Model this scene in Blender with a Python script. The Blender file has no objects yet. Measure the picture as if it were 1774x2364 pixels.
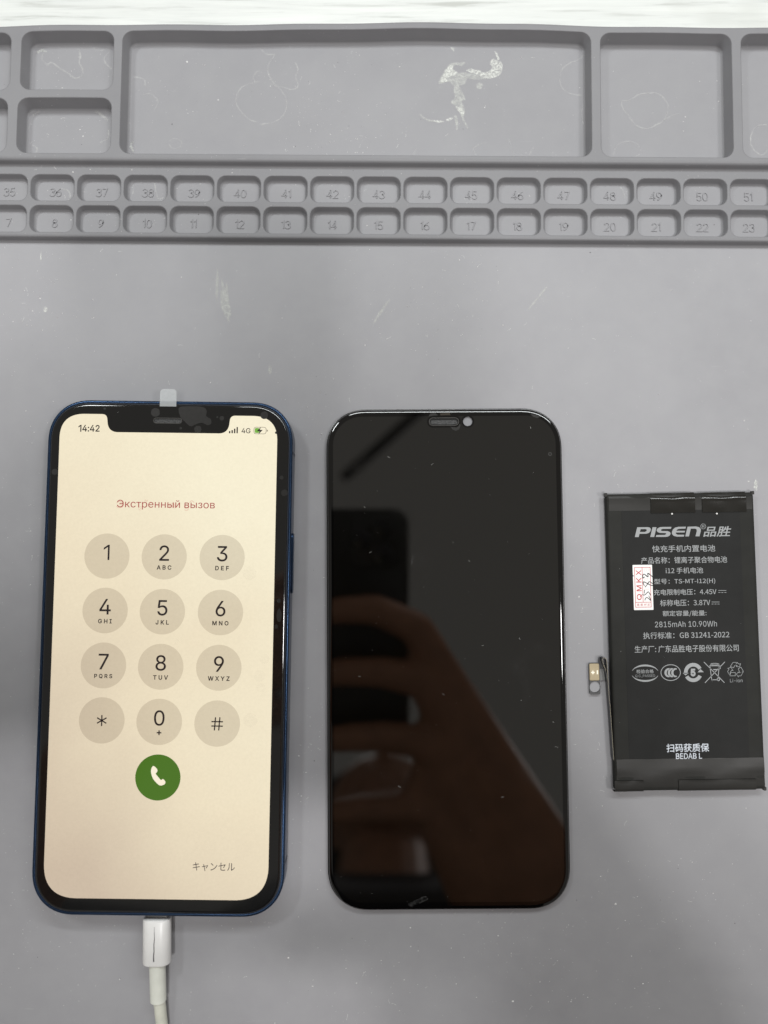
import bpy, bmesh, math, os, random
from mathutils import Vector, Matrix
from mathutils.geometry import delaunay_2d_cdt

random.seed(7)
SC = bpy.context.scene
COL = SC.collection
U = 0.001                       # everything below is written in millimetres

# ------------------------------------------------------------------ camera
FPX, TILT, CAMH = 1776.0, math.radians(3.2), 229.5
cd = bpy.data.cameras.new('camera')
cam = bpy.data.objects.new('camera', cd); COL.objects.link(cam)
cd.sensor_fit = 'VERTICAL'; cd.sensor_height = 34.6; cd.lens = 34.6 * FPX / 2364.0
cd.clip_start = 0.005; cd.clip_end = 50
cam.location = (0, 0, CAMH * U); cam.rotation_euler = (TILT, 0, 0)
cd.dof.use_dof = True; cd.dof.focus_distance = 0.2255; cd.dof.aperture_fstop = 6.0
SC.camera = cam

# ------------------------------------------------------------------ light
W = bpy.data.worlds.new('World'); SC.world = W; W.use_nodes = True
bgn = W.node_tree.nodes['Background']
bgn.inputs[0].default_value = (1.0, 0.955, 0.875, 1); bgn.inputs[1].default_value = 0.24


def area(name, loc, target, sx, sy, power, col):
    l = bpy.data.lights.new(name, 'AREA'); l.shape = 'RECTANGLE'; l.size = sx; l.size_y = sy
    l.energy = power; l.color = col
    o = bpy.data.objects.new(name, l); COL.objects.link(o); o.location = loc
    o.rotation_euler = (Vector(target) - Vector(loc)).to_track_quat('-Z', 'Y').to_euler()
    return o


area('bench_lamp', (-0.33, 0.33, 0.50), (0.0, 0.06, 0), 0.12, 0.05, 0.85, (0.96, 1.0, 1.0))
area('bench_strip', (0.10, 0.31, 0.39), (0.06, 0.09, 0), 0.46, 0.03, 1.18, (0.96, 1.0, 1.0))
area('ceiling_or_fill_lamp', (-0.085, -0.17, 1.80), (0, 0, 0), 0.12, 0.42, 5.5, (0.98, 1.0, 0.99))
area('ceiling_or_fill_lamp', (0.179, -0.418, 1.80), (0, 0, 0), 0.09, 0.09, 6.0, (1.0, 0.985, 0.98))
area('ceiling_or_fill_lamp', (-0.068, -0.418, 1.80), (0, 0, 0), 0.11, 0.11, 5.5, (1.0, 0.985, 0.98))
area('ceiling_or_fill_lamp', (0.80, -0.20, 1.50), (0, 0, 0), 0.15, 0.15, 5.0, (1.0, 0.98, 0.97))  # added fill from the right, no known fitting; lifts the dark lower right

SC.view_settings.view_transform = 'Standard'
SC.view_settings.look = 'None'
SC.view_settings.exposure = 0.0
SC.view_settings.gamma = 1.0
SC.view_settings.use_curve_mapping = False
SC.render.engine = 'CYCLES'
SC.cycles.max_bounces = 8
SC.cycles.use_denoising = True


# ------------------------------------------------------------------ layout helpers
def at(px, py, z=0.0):
    """photo pixel (1774 x 2364) -> point in mm on the level plane z"""
    u = (px - 887) / FPX; v = (py - 1182) / FPX
    dy = -v * math.cos(TILT) + math.sin(TILT); dz = -v * math.sin(TILT) - math.cos(TILT)
    s = (z - CAMH) / dz
    return (u * s, dy * s)


class Frame:
    """a thing's own level frame: centre and turn, in mm"""
    def __init__(self, cx, cy, deg):
        self.cx, self.cy, self.r = cx, cy, math.radians(deg)

    def loc(self, px, py, z):
        x, y = at(px, py, z); x -= self.cx; y -= self.cy
        c, s = math.cos(-self.r), math.sin(-self.r)
        return (x * c - y * s, x * s + y * c)


def zoomer(x0, y0, s):
    return lambda a, b: (x0 + a / s, y0 + b / s)


# ------------------------------------------------------------------ materials
def srgb(*c):
    return tuple(((v / 255) / 12.92 if v / 255 <= 0.04045 else ((v / 255 + 0.055) / 1.055) ** 2.4) for v in c) + (1,)


class NT:
    def __init__(self, name):
        self.m = bpy.data.materials.new(name); self.m.use_nodes = True
        self.t = self.m.node_tree; self.n = self.t.nodes; self.b = self.n['Principled BSDF']
        self.out = self.n['Material Output']
        self._co = None

    def node(self, typ, **kw):
        n = self.n.new(typ)
        for k, v in kw.items():
            setattr(n, k, v)
        return n

    def link(self, a, b):
        self.t.links.new(a, b)

    def co(self):
        if not self._co:
            self._co = self.node('ShaderNodeTexCoord').outputs['Object']
        return self._co

    def noise(self, scale, detail=3, rough=0.5, vec=None, dist=0.0):
        n = self.node('ShaderNodeTexNoise'); n.inputs['Scale'].default_value = scale
        n.inputs['Detail'].default_value = detail; n.inputs['Roughness'].default_value = rough
        n.inputs['Distortion'].default_value = dist
        self.link(vec or self.co(), n.inputs['Vector'])
        return n.outputs['Fac']

    def scaled(self, s, rot=(0, 0, 0)):
        n = self.node('ShaderNodeMapping'); n.inputs['Scale'].default_value = s; n.inputs['Rotation'].default_value = rot
        self.link(self.co(), n.inputs['Vector'])
        return n.outputs['Vector']

    def ramp(self, fac, stops):
        n = self.node('ShaderNodeValToRGB'); e = n.color_ramp.elements
        while len(e) < len(stops):
            e.new(0.5)
        for el, (p, c) in zip(e, stops):
            el.position = p; el.color = c if len(c) == 4 else tuple(c) + (1,)
        self.link(fac, n.inputs['Fac'])
        return n.outputs['Color']

    def rng(self, fac, a, b, c, d):
        n = self.node('ShaderNodeMapRange')
        for k, v in zip(('From Min', 'From Max', 'To Min', 'To Max'), (a, b, c, d)):
            n.inputs[k].default_value = v
        self.link(fac, n.inputs['Value'])
        return n.outputs['Result']

    def mix(self, fac, a, b, blend='MIX'):
        n = self.node('ShaderNodeMix', data_type='RGBA', blend_type=blend)
        for s, v in ((n.inputs[0], fac), (n.inputs[6], a), (n.inputs[7], b)):
            if hasattr(v, 'is_output'):
                self.link(v, s)
            else:
                s.default_value = v
        return n.outputs[2]

    def math(self, op, a, b):
        n = self.node('ShaderNodeMath', operation=op)
        for s, v in ((n.inputs[0], a), (n.inputs[1], b)):
            if hasattr(v, 'is_output'):
                self.link(v, s)
            else:
                s.default_value = v
        return n.outputs[0]

    def bump(self, height, strength, dist=0.0002):
        n = self.node('ShaderNodeBump'); n.inputs['Strength'].default_value = strength
        n.inputs['Distance'].default_value = dist
        self.link(height, n.inputs['Height']); self.link(n.outputs['Normal'], self.b.inputs['Normal'])

    def set(self, col=None, rough=None, metal=None, spec=None):
        for k, v in (('Base Color', col), ('Roughness', rough), ('Metallic', metal), ('Specular IOR Level', spec)):
            if v is None:
                continue
            if hasattr(v, 'is_output'):
                self.link(v, self.b.inputs[k])
            else:
                self.b.inputs[k].default_value = v
        return self


def simple(name, col, rough=0.5, metal=0.0, spec=0.5, var=0.0, vscale=300, bump=0.0, bscale=2000):
    t = NT(name)
    c = col
    if var:
        n = t.noise(vscale, 4)
        c = t.ramp(n, [(0.3, tuple(x * (1 - var) for x in col[:3])), (0.7, tuple(min(1, x * (1 + var)) for x in col[:3]))])
    t.set(c, rough, metal, spec)
    if bump:
        t.bump(t.noise(bscale, 3), bump)
    return t.m


def mat_silicone(name, k):
    t = NT(name)
    a = t.noise(14, 5, 0.55); b = t.noise(120, 4, 0.6)
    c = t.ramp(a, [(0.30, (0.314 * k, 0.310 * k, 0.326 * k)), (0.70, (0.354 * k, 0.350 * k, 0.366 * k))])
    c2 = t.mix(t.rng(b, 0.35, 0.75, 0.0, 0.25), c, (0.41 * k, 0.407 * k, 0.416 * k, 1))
    # worn pale specks and hairline scuffs
    sp = t.node('ShaderNodeTexVoronoi'); sp.inputs['Scale'].default_value = 900
    t.link(t.co(), sp.inputs['Vector'])
    dot = t.rng(sp.outputs['Distance'], 0.06, 0.12, 1.0, 0.0)
    gate = t.rng(t.noise(60, 4, 0.7), 0.56, 0.64, 0.0, 1.0)
    c3 = t.mix(t.math('MULTIPLY', t.math('MULTIPLY', dot, gate), 0.7), c2, (0.62, 0.62, 0.62, 1))
    w = t.noise(1.0, 3, 0.6, t.scaled((45, 1100, 100), (0, 0, math.radians(38))))
    sc = t.rng(w, 0.70, 0.74, 0.0, 0.30)
    c4 = t.mix(t.math('MULTIPLY', sc, t.rng(t.noise(25, 2), 0.5, 0.65, 0.0, 1.0)), c3, (0.55, 0.55, 0.55, 1))
    r = t.rng(t.noise(30, 5, 0.6), 0.3, 0.7, 0.40, 0.56)
    t.set(c4, r, 0.0, 0.32)
    t.bump(t.noise(3500, 2), 0.12, 0.0001)
    return t.m


def mat_table():
    t = NT('white_woodgrain')
    g = t.noise(1.0, 5, 0.65, t.scaled((22, 420, 60)), 0.6)
    c = t.ramp(g, [(0.30, (0.44, 0.45, 0.425)), (0.44, (0.60, 0.615, 0.595)), (0.62, (0.66, 0.675, 0.65))])
    g2 = t.noise(1.0, 3, 0.6, t.scaled((60, 900, 60)))
    c = t.mix(t.rng(g2, 0.62, 0.72, 0.0, 0.35), c, (0.40, 0.40, 0.375, 1))
    p = t.noise(28, 2)
    c = t.mix(t.rng(p, 0.60, 0.68, 0.0, 0.30), c, (0.44, 0.45, 0.415, 1))
    t.set(c, 0.35, 0, 0.5)
    return t.m


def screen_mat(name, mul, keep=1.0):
    """cream emergency-call page: hand reflection painted in, pinker and dimmer towards its lower left"""
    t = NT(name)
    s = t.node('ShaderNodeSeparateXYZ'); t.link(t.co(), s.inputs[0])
    k = t.math('ADD', t.math('MULTIPLY', s.outputs['X'], 7.0), t.math('MULTIPLY', s.outputs['Y'], 6.0))  # slope of the painted-in skin reflection, strongest at lower left
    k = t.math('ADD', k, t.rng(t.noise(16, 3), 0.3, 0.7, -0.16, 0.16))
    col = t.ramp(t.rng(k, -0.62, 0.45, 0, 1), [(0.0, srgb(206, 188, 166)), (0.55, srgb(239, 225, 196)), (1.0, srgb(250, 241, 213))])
    grain = t.rng(t.noise(1500, 2, 0.7), 0.3, 0.7, 0.975, 1.025)
    col = t.mix(1.0, col, mul, 'MULTIPLY')
    g = t.node('ShaderNodeCombineColor')
    for i in range(3):
        t.link(grain, g.inputs[i])
    col = t.mix(1.0, col, g.outputs[0], 'MULTIPLY')
    t.set((0.01, 0.01, 0.01, 1), 0.10, 0, 0.35)
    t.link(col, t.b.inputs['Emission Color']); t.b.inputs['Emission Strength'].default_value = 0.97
    return t.m


def emit(name, col, s=1.0):
    t = NT(name); t.set((0.01, 0.01, 0.01, 1), 0.10, 0, 0.35)
    t.b.inputs['Emission Color'].default_value = col; t.b.inputs['Emission Strength'].default_value = s
    return t.m


def glass_black(name, base, spec, rough=0.03, smudge=0.06, ior=1.5):
    t = NT(name)
    n = t.noise(70, 5, 0.65, None, 0.8)
    t.set(base, t.rng(n, 0.50, 0.75, rough, rough + smudge), 0, spec)
    t.b.inputs['IOR'].default_value = ior
    return t.m


def stain(name, col, lo, hi, scale, amount, rough=0.7):
    """thin dried film: patchy cover over whatever lies beneath"""
    t = NT(name); t.set(col, rough, 0, 0.3)
    f = t.math('MULTIPLY', t.rng(t.noise(scale, 6, 0.72), lo, hi, 0.0, 1.0), amount)
    tr = t.node('ShaderNodeBsdfTransparent'); mx = t.node('ShaderNodeMixShader')
    t.link(f, mx.inputs[0]); t.link(tr.outputs[0], mx.inputs[1]); t.link(t.b.outputs[0], mx.inputs[2])
    t.link(mx.outputs[0], t.out.inputs['Surface'])
    return t.m


M = dict(
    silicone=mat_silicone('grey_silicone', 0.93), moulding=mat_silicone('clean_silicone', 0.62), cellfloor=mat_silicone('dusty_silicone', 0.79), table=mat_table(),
    blue=simple('blue_anodised', (0.030, 0.058, 0.118, 1), 0.26, 0.9, 0.5, 0.12, 200, 0.03),
    darkblue=simple('dark_blue_seal', (0.012, 0.018, 0.035, 1), 0.5),
    glass=glass_black('phone_glass', (0.006, 0.006, 0.006, 1), 0.75, 0.05, 0.05),
    panel=glass_black('panel_glass', (0.0012, 0.001, 0.001, 1), 0.70, 0.02, 0.07),
    active=glass_black('panel_active', (0.0020, 0.0017, 0.0012, 1), 1.0, 0.02, 0.05, 1.58),
    rim=simple('panel_frame', (0.012, 0.011, 0.010, 1), 0.22),
    edge=simple('polished_edge', (0.05, 0.048, 0.045, 1), 0.10, 0.0, 0.8),
    bubble=simple('air_under_film', (0.027, 0.026, 0.025, 1), 0.25, 0, 0.5, 0.1, 900),
    bubble2=stain('faint_air_under_film', (0.62, 0.56, 0.46, 1), 0.30, 0.6, 300, 0.07, 0.2),
    slot=simple('mesh_grille', (0.05, 0.05, 0.05, 1), 0.5, 0.3, 0.5, 0.9, 3500, 0.4, 4000),
    slotrim=simple('slot_rim', (0.12, 0.115, 0.11, 1), 0.25, 0.5),
    black=simple('deep_black', (0.004, 0.004, 0.004, 1), 0.4),
    lensgrey=simple('clear_window', (0.27, 0.27, 0.285, 1), 0.35),
    tab=stain('frosted_tab', (0.66, 0.68, 0.69, 1), 0.0, 0.3, 900, 0.40, 0.35),
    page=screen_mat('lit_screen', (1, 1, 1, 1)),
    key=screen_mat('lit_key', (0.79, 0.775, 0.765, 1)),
    ink=emit('screen_ink', srgb(38, 30, 31)), ink2=emit('screen_ink_soft', srgb(66, 56, 58)),
    red=emit('screen_red', srgb(168, 66, 66)), pink=emit('screen_pink', srgb(226, 186, 164)),
    green=emit('call_green', srgb(72, 112, 28)), cream=emit('icon_cream', srgb(250, 238, 214)),
    lime=emit('charge_green', srgb(120, 178, 70)), grey=emit('outline_grey', srgb(128, 118, 100)),
    white=simple('white_plastic', (0.80, 0.79, 0.775, 1), 0.32, 0, 0.5, 0.03, 200),
    white2=simple('aged_white_rubber', (0.72, 0.73, 0.66, 1), 0.42, 0, 0.5, 0.05, 250),
    white3=simple('aged_white_cord', (0.66, 0.66, 0.57, 1), 0.45, 0, 0.5, 0.07, 300),
    crack=simple('split_line', (0.06, 0.05, 0.06, 1), 0.7),
    pouch=simple('black_pouch', (0.026, 0.026, 0.024, 1), 0.55, 0, 0.08, 0.10, 160, 0.05, 900),
    label=simple('label_film', (0.0225, 0.0225, 0.022, 1), 0.55, 0, 0.08, 0.08, 160, 0.08, 1500),
    tape=simple('glossy_tape', (0.014, 0.013, 0.011, 1), 0.13, 0, 0.5, 0.10, 200, 0.04, 700),
    tapem=simple('wrap_tape', (0.028, 0.027, 0.025, 1), 0.34, 0, 0.22, 0.10, 120, 0.10, 300),
    print=simple('grey_print', (0.30, 0.31, 0.315, 1), 0.5),
    print2=simple('soft_grey_print', (0.24, 0.25, 0.255, 1), 0.5),
    ink_white=simple('white_inkjet', (0.62, 0.66, 0.72, 1), 0.5, var=0.25, vscale=2500),
    paper=simple('white_sticker', (0.84, 0.83, 0.81, 1), 0.6),
    redp=simple('red_print', (0.50, 0.045, 0.055, 1), 0.6),
    redq=simple('pale_red_print', (0.62, 0.22, 0.19, 1), 0.6),
    pen=simple('black_pen', (0.012, 0.01, 0.012, 1), 0.45),
    gold=simple('gold_plate', (0.40, 0.33, 0.21, 1), 0.5, 0.25, 0.5, 0.06, 900),
    goldl=simple('bright_mark', (0.86, 0.80, 0.66, 1), 0.4, 0.2),
    flex=simple('flex_black', (0.020, 0.020, 0.022, 1), 0.28),
    flexe=simple('flex_edge', (0.30, 0.26, 0.17, 1), 0.35, 0.4),
    cover=simple('clear_cover', (0.13, 0.13, 0.128, 1), 0.35),
    residue=stain('white_residue', (0.74, 0.75, 0.71, 1), 0.34, 0.60, 1500, 0.78),
    residue2=stain('faint_residue', (0.64, 0.65, 0.62, 1), 0.30, 0.60, 900, 0.55),
    ringm=stain('dried_ring_film', (0.60, 0.60, 0.59, 1), 0.34, 0.60, 260, 0.55),
    dust=simple('pale_dust', (0.74, 0.74, 0.72, 1), 0.8), grit=simple('dark_grit', (0.06, 0.055, 0.05, 1), 0.8),
    skin=simple('skin', (0.36, 0.17, 0.10, 1), 0.5, 0, 0.4, 0.12, 60, 0.2, 900),
    cloth=simple('dark_sleeve', (0.02, 0.02, 0.024, 1), 0.9, 0, 0.2, 0.2, 400),
    held=simple('held_phone_black', (0.006, 0.006, 0.007, 1), 0.35), lens=simple('lens_glass', (0.01, 0.01, 0.014, 1), 0.05),
)


# ------------------------------------------------------------------ mesh helpers (mm in, metres out)
def link(name, verts, faces, mat, parent=None, smooth=False, loc=None, rot=None, sharp=35):
    me = bpy.data.meshes.new(name)
    me.from_pydata([(v[0] * U, v[1] * U, (v[2] if len(v) > 2 else 0) * U) for v in verts], [], faces)
    bm = bmesh.new(); bm.from_mesh(me)
    bmesh.ops.recalc_face_normals(bm, faces=bm.faces)
    bm.to_mesh(me); bm.free()
    if smooth:
        me.polygons.foreach_set('use_smooth', [True] * len(me.polygons))
        me.set_sharp_from_angle(angle=math.radians(sharp))
    me.materials.append(M[mat] if isinstance(mat, str) else mat)
    o = bpy.data.objects.new(name, me); COL.objects.link(o)
    if parent:
        o.parent = parent
    if loc:
        o.location = tuple(c * U for c in loc)
    if rot:
        o.rotation_euler = rot
    return o


def flat(name, verts, faces, z, mat, parent, flip=False):
    """upward-facing flat film at local height z"""
    o = link(name, [(v[0], v[1], z) for v in verts], faces, mat, parent)
    me = o.data
    if me.polygons and sum(p.normal.z * p.area for p in me.polygons) < 0:
        me.flip_normals()
    return o


def thing(name, label, cat, cx, cy, deg=0.0, z=0.0, group=None):
    o = bpy.data.objects.new(name, None); COL.objects.link(o)
    o.empty_display_size = 0.01
    o.location = (cx * U, cy * U, z * U); o.rotation_euler = (0, 0, math.radians(deg))
    return tag(o, label, cat, group)


def tag(o, label, cat, group=None):
    o['label'] = label; o['category'] = cat
    if group:
        o['group'] = group
    return o


def rr(w, h, r, n=10, cx=0, cy=0, e=2.0):
    """rounded rectangle outline, counter-clockwise"""
    pts = []
    r = max(0.01, min(r, w / 2, h / 2))
    for sx, sy, a0 in ((1, 1, 0), (-1, 1, 90), (-1, -1, 180), (1, -1, 270)):
        for i in range(n + 1):
            a = math.radians(a0 + 90 * i / n)
            c, s = math.cos(a), math.sin(a)
            c = math.copysign(abs(c) ** (2 / e), c); s = math.copysign(abs(s) ** (2 / e), s)
            pts.append((cx + sx * (w / 2 - r) + r * c, cy + sy * (h / 2 - r) + r * s))
    return pts


def rect(x0, x1, y0, y1, r, inset=0.0, n=8, e=2.0):
    return rr(x1 - x0 - 2 * inset, y1 - y0 - 2 * inset, max(0.05, r - inset), n, (x0 + x1) / 2, (y0 + y1) / 2, e)


def circle(cx, cy, r, n=40, ry=None):
    ry = r if ry is None else ry
    return [(cx + r * math.cos(2 * math.pi * i / n), cy + ry * math.sin(2 * math.pi * i / n)) for i in range(n)]


class MB:
    def __init__(self):
        self.v, self.f = [], []

    def add(self, verts, faces):
        k = len(self.v)
        self.v += [tuple(p) + (0,) * (3 - len(p)) for p in verts]
        self.f += [tuple(i + k for i in fc) for fc in faces]
        return self

    def loft(self, loops, bottom=True, top=True):
        n = len(loops[0]); v = [p for lp in loops for p in lp]; f = []
        for j in range(len(loops) - 1):
            for i in range(n):
                a, b = j * n + i, j * n + (i + 1) % n
                f.append((a, b, b + n, a + n))
        if bottom:
            f.append(tuple(range(n))[::-1])
        if top:
            f.append(tuple(range((len(loops) - 1) * n, len(loops) * n)))
        return self.add(v, f)

    def box(self, x0, x1, y0, y1, z0, z1, r=0.0):
        return self.loft([[(x, y, z) for x, y in rect(x0, x1, y0, y1, max(r, 0.02), 0, 3)] for z in (z0, z1)])

    def sweep(self, prof, xs):
        """profile of (y, z) carried along x"""
        n = len(prof); v = [(x, y, z) for x in xs for y, z in prof]; f = []
        for i in range(len(xs) - 1):
            for j in range(n - 1):
                a = i * n + j
                f.append((a, a + 1, a + n + 1, a + n))
        return self.add(v, f)

    def plate(self, outer, holes=(), z=0.0, extra=()):
        """flat sheet with holes"""
        vs, es = [], []
        for lp in [outer] + list(holes):
            k = len(vs); vs += [Vector(p[:2]) for p in lp]
            es += [(k + i, k + (i + 1) % len(lp)) for i in range(len(lp))]
        vs += [Vector(p) for p in extra]
        ov, oe, of, *_ = delaunay_2d_cdt(vs, es, [], 0 if not holes and not extra else 1, 1e-6)
        keep = []
        for fc in of:
            cx = sum(ov[i].x for i in fc) / len(fc); cy = sum(ov[i].y for i in fc) / len(fc)
            if inside(cx, cy, outer) and not any(inside(cx, cy, h) for h in holes):
                keep.append(tuple(fc))
        return self.add([(p.x, p.y, z) for p in ov], keep)

    def stroke(self, pts, w, closed=False, z=0.0):
        v, f = ribbon(pts, w, closed)
        return self.add([(x, y, z) for x, y in v], f)

    def poly(self, pts, z=0.0):
        return self.plate(pts, (), z)

    def build(self, name, mat, parent=None, **kw):
        return link(name, self.v, self.f, mat, parent, **kw)

    def film(self, name, z, mat, parent):
        return flat(name, self.v, self.f, z, mat, parent)


def inside(x, y, poly):
    c = False; j = len(poly) - 1
    for i in range(len(poly)):
        xi, yi = poly[i][0], poly[i][1]; xj, yj = poly[j][0], poly[j][1]
        if (yi > y) != (yj > y) and x < (xj - xi) * (y - yi) / (yj - yi) + xi:
            c = not c
        j = i
    return c


def ribbon(pts, w, closed=False):
    """flat mitred ribbon along a polyline; w a number or one per point"""
    n = len(pts); ws = w if isinstance(w, (list, tuple)) else [w] * n
    v = []
    for i in range(n):
        a = pts[(i - 1) % n] if closed or i > 0 else pts[i]
        b = pts[(i + 1) % n] if closed or i < n - 1 else pts[i]
        p = pts[i]
        d1 = Vector((p[0] - a[0], p[1] - a[1])); d2 = Vector((b[0] - p[0], b[1] - p[1]))
        if d1.length < 1e-9: d1 = d2.copy()
        if d2.length < 1e-9: d2 = d1.copy()
        d1.normalize(); d2.normalize()
        t = d1 + d2
        if t.length < 1e-6: t = d1.copy()
        t.normalize(); nrm = Vector((-t.y, t.x))
        k = max(0.45, nrm.dot(Vector((-d1.y, d1.x))))
        h = ws[i] / 2 / k
        v += [(p[0] + nrm.x * h, p[1] + nrm.y * h), (p[0] - nrm.x * h, p[1] - nrm.y * h)]
    f = [(2 * i, 2 * i + 1, 2 * i + 3, 2 * i + 2) for i in range(n - 1)]
    if closed:
        f.append((2 * n - 2, 2 * n - 1, 1, 0))
    return v, f


def smooth_path(pts, k=6, closed=False):
    out = []; n = len(pts)
    for i in range(n if closed else n - 1):
        g = (lambda j: pts[j % n]) if closed else (lambda j: pts[max(0, min(n - 1, j))])
        p0, p1, p2, p3 = g(i - 1), g(i), g(i + 1), g(i + 2)
        for s in range(k):
            t = s / k
            out.append(tuple(0.5 * (2 * p1[d] + (p2[d] - p0[d]) * t + (2 * p0[d] - 5 * p1[d] + 4 * p2[d] - p3[d]) * t * t
                             + (3 * p1[d] - p0[d] - 3 * p2[d] + p3[d]) * t ** 3) for d in range(len(p1))))
    if not closed:
        out.append(tuple(pts[-1]))
    return out


def fillet(pts, n=7):
    """polygon of (x, y, radius) -> outline with rounded corners"""
    out = []; m = len(pts)
    for i in range(m):
        p = Vector(pts[i][:2]); a = Vector(pts[i - 1][:2]); b = Vector(pts[(i + 1) % m][:2]); r = pts[i][2]
        if r <= 0:
            out.append(tuple(p)); continue
        d1 = (a - p).normalized(); d2 = (b - p).normalized()
        ang = d1.angle(d2); t = r / math.tan(ang / 2)
        t = min(t, (a - p).length * 0.5, (b - p).length * 0.5)
        p1, p2 = p + d1 * t, p + d2 * t
        for k in range(n + 1):
            s = k / n
            out.append(tuple(p1 * (1 - s) ** 2 + p * 2 * s * (1 - s) * 0.94 + p * 0 + p2 * s ** 2 + (p1 + p2) * 0.5 * 2 * s * (1 - s) * 0.06))
    return out


# ------------------------------------------------------------------ lettering
FD = bpy.utils.system_resource('DATAFILES', path='fonts') or ''
FONTS = {}
for key, fn in (('sans', 'Inter.woff2'), ('cjk', 'Noto Sans CJK Regular.woff2')):
    try:
        FONTS[key] = bpy.data.fonts.load(os.path.join(FD, fn))
    except Exception:
        FONTS[key] = None


def glyphs(body, font='sans', weight=0.0, spacing=1.0, shear=0.0, res=4):
    """lettering outlines filled by winding number: verts and faces, about one unit high"""
    c = bpy.data.curves.new('lettering', 'FONT'); c.body = body
    if FONTS.get(font):
        c.font = FONTS[font]
    c.space_character = spacing
    o = bpy.data.objects.new('lettering', c)
    cu = o.to_curve(bpy.context.evaluated_depsgraph_get())
    loops = []
    for sp in cu.splines:
        bp = sp.bezier_points; n = len(bp); lp = []
        if n < 2:
            continue
        for i in range(n):
            p, q = bp[i], bp[(i + 1) % n]
            a, b, d, e = p.co, p.handle_right, q.handle_left, q.co
            straight = (b - a).cross(e - a).length < 1e-6 and (d - a).cross(e - a).length < 1e-6
            for k in range(1 if straight else res):
                t = k / res; u = 1 - t
                z = a * u ** 3 + b * 3 * u * u * t + d * 3 * u * t * t + e * t ** 3
                if not lp or (Vector(lp[-1]) - z.xy).length > 1e-5:
                    lp.append((z.x, z.y))
        if len(lp) > 2 and (Vector(lp[0]) - Vector(lp[-1])).length < 1e-5:
            lp.pop()
        if len(lp) > 2:
            loops.append(lp)
    o.to_curve_clear(); bpy.data.objects.remove(o); bpy.data.curves.remove(c)

    def sarea(lp):
        return 0.5 * sum(lp[i - 1][0] * lp[i][1] - lp[i][0] * lp[i - 1][1] for i in range(len(lp)))
    ar = [sarea(lp) for lp in loops]
    main = 1 if sum(ar) > 0 else -1
    if weight:
        for lp in loops:
            src = list(lp); n = len(src)
            for i in range(n):
                d1 = (Vector(src[i]) - Vector(src[i - 1])).normalized(); d2 = (Vector(src[(i + 1) % n]) - Vector(src[i])).normalized()
                t = d1 + d2
                if t.length < 1e-4:
                    continue
                t.normalize(); nr = Vector((t.y, -t.x)) * main
                k = max(0.5, t.dot(d1))
                lp[i] = (src[i][0] + nr.x * weight / k, src[i][1] + nr.y * weight / k)
    vs, es, bx = [], [], []
    for lp in loops:
        k = len(vs); vs += [Vector(p) for p in lp]; n = len(lp)
        es += [(k + i, k + (i + 1) % n) for i in range(n)]
        bx.append((min(p[0] for p in lp), max(p[0] for p in lp), min(p[1] for p in lp), max(p[1] for p in lp)))
    ov, oe, of, *_ = delaunay_2d_cdt(vs, es, [], 0, 1e-6)
    faces = []
    for f in of:
        x = sum(ov[i].x for i in f) / len(f); y = sum(ov[i].y for i in f) / len(f); wn = 0
        for lp, (x0, x1, y0, y1) in zip(loops, bx):
            if not (x0 <= x <= x1 and y0 <= y <= y1):
                continue
            px, py = lp[-1]
            for qx, qy in lp:
                if (py > y) != (qy > y) and x < (qx - px) * (y - py) / (qy - py) + px:
                    wn += 1 if qy > py else -1
                px, py = qx, qy
        if wn:
            faces.append(tuple(f))
    return [(p.x + shear * p.y, p.y, 0.0) for p in ov], faces


def arcpts(cx, cy, rx, ry, a0, a1, n=12):
    return [(cx + rx * math.cos(math.radians(a0 + (a1 - a0) * i / n)), cy + ry * math.sin(math.radians(a0 + (a1 - a0) * i / n))) for i in range(n + 1)]


# single-line moulded numerals, one unit high: (strokes, width)
NUMERALS = {
    '0': ([(arcpts(0.30, 0.5, 0.30, 0.5, 0, 360, 24)[:-1], True)], 0.60),
    '1': ([([(0.0, 0.78), (0.22, 1.0), (0.22, 0.0)], False)], 0.26),
    '2': ([(arcpts(0.29, 0.71, 0.28, 0.29, 170, -30, 12) + [(0.0, 0.0), (0.60, 0.0)], False)], 0.60),
    '3': ([(arcpts(0.28, 0.75, 0.26, 0.25, 160, -88, 10), False), (arcpts(0.27, 0.26, 0.31, 0.26, 88, -160, 12), False)], 0.58),
    '4': ([([(0.44, 0.0), (0.44, 1.0)], False), ([(0.44, 1.0), (0.0, 0.27), (0.62, 0.27)], False)], 0.62),
    '5': ([([(0.54, 1.0), (0.10, 1.0), (0.05, 0.52)] + arcpts(0.28, 0.31, 0.29, 0.31, 135, -150, 12), False)], 0.58),
    '6': ([(arcpts(0.29, 0.31, 0.29, 0.31, 0, 360, 20)[:-1], True), ([(0.52, 0.97), (0.34, 0.88), (0.16, 0.70), (0.04, 0.48), (0.0, 0.31)], False)], 0.58),
    '7': ([([(0.0, 1.0), (0.56, 1.0), (0.20, 0.0)], False)], 0.56),
    '8': ([(arcpts(0.29, 0.76, 0.24, 0.24, 0, 360, 18)[:-1], True), (arcpts(0.29, 0.27, 0.29, 0.27, 0, 360, 20)[:-1], True)], 0.58),
    '9': ([(arcpts(0.29, 0.69, 0.29, 0.31, 0, 360, 20)[:-1], True), ([(0.06, 0.03), (0.24, 0.12), (0.42, 0.30), (0.54, 0.52), (0.58, 0.69)], False)], 0.58),
}


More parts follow.
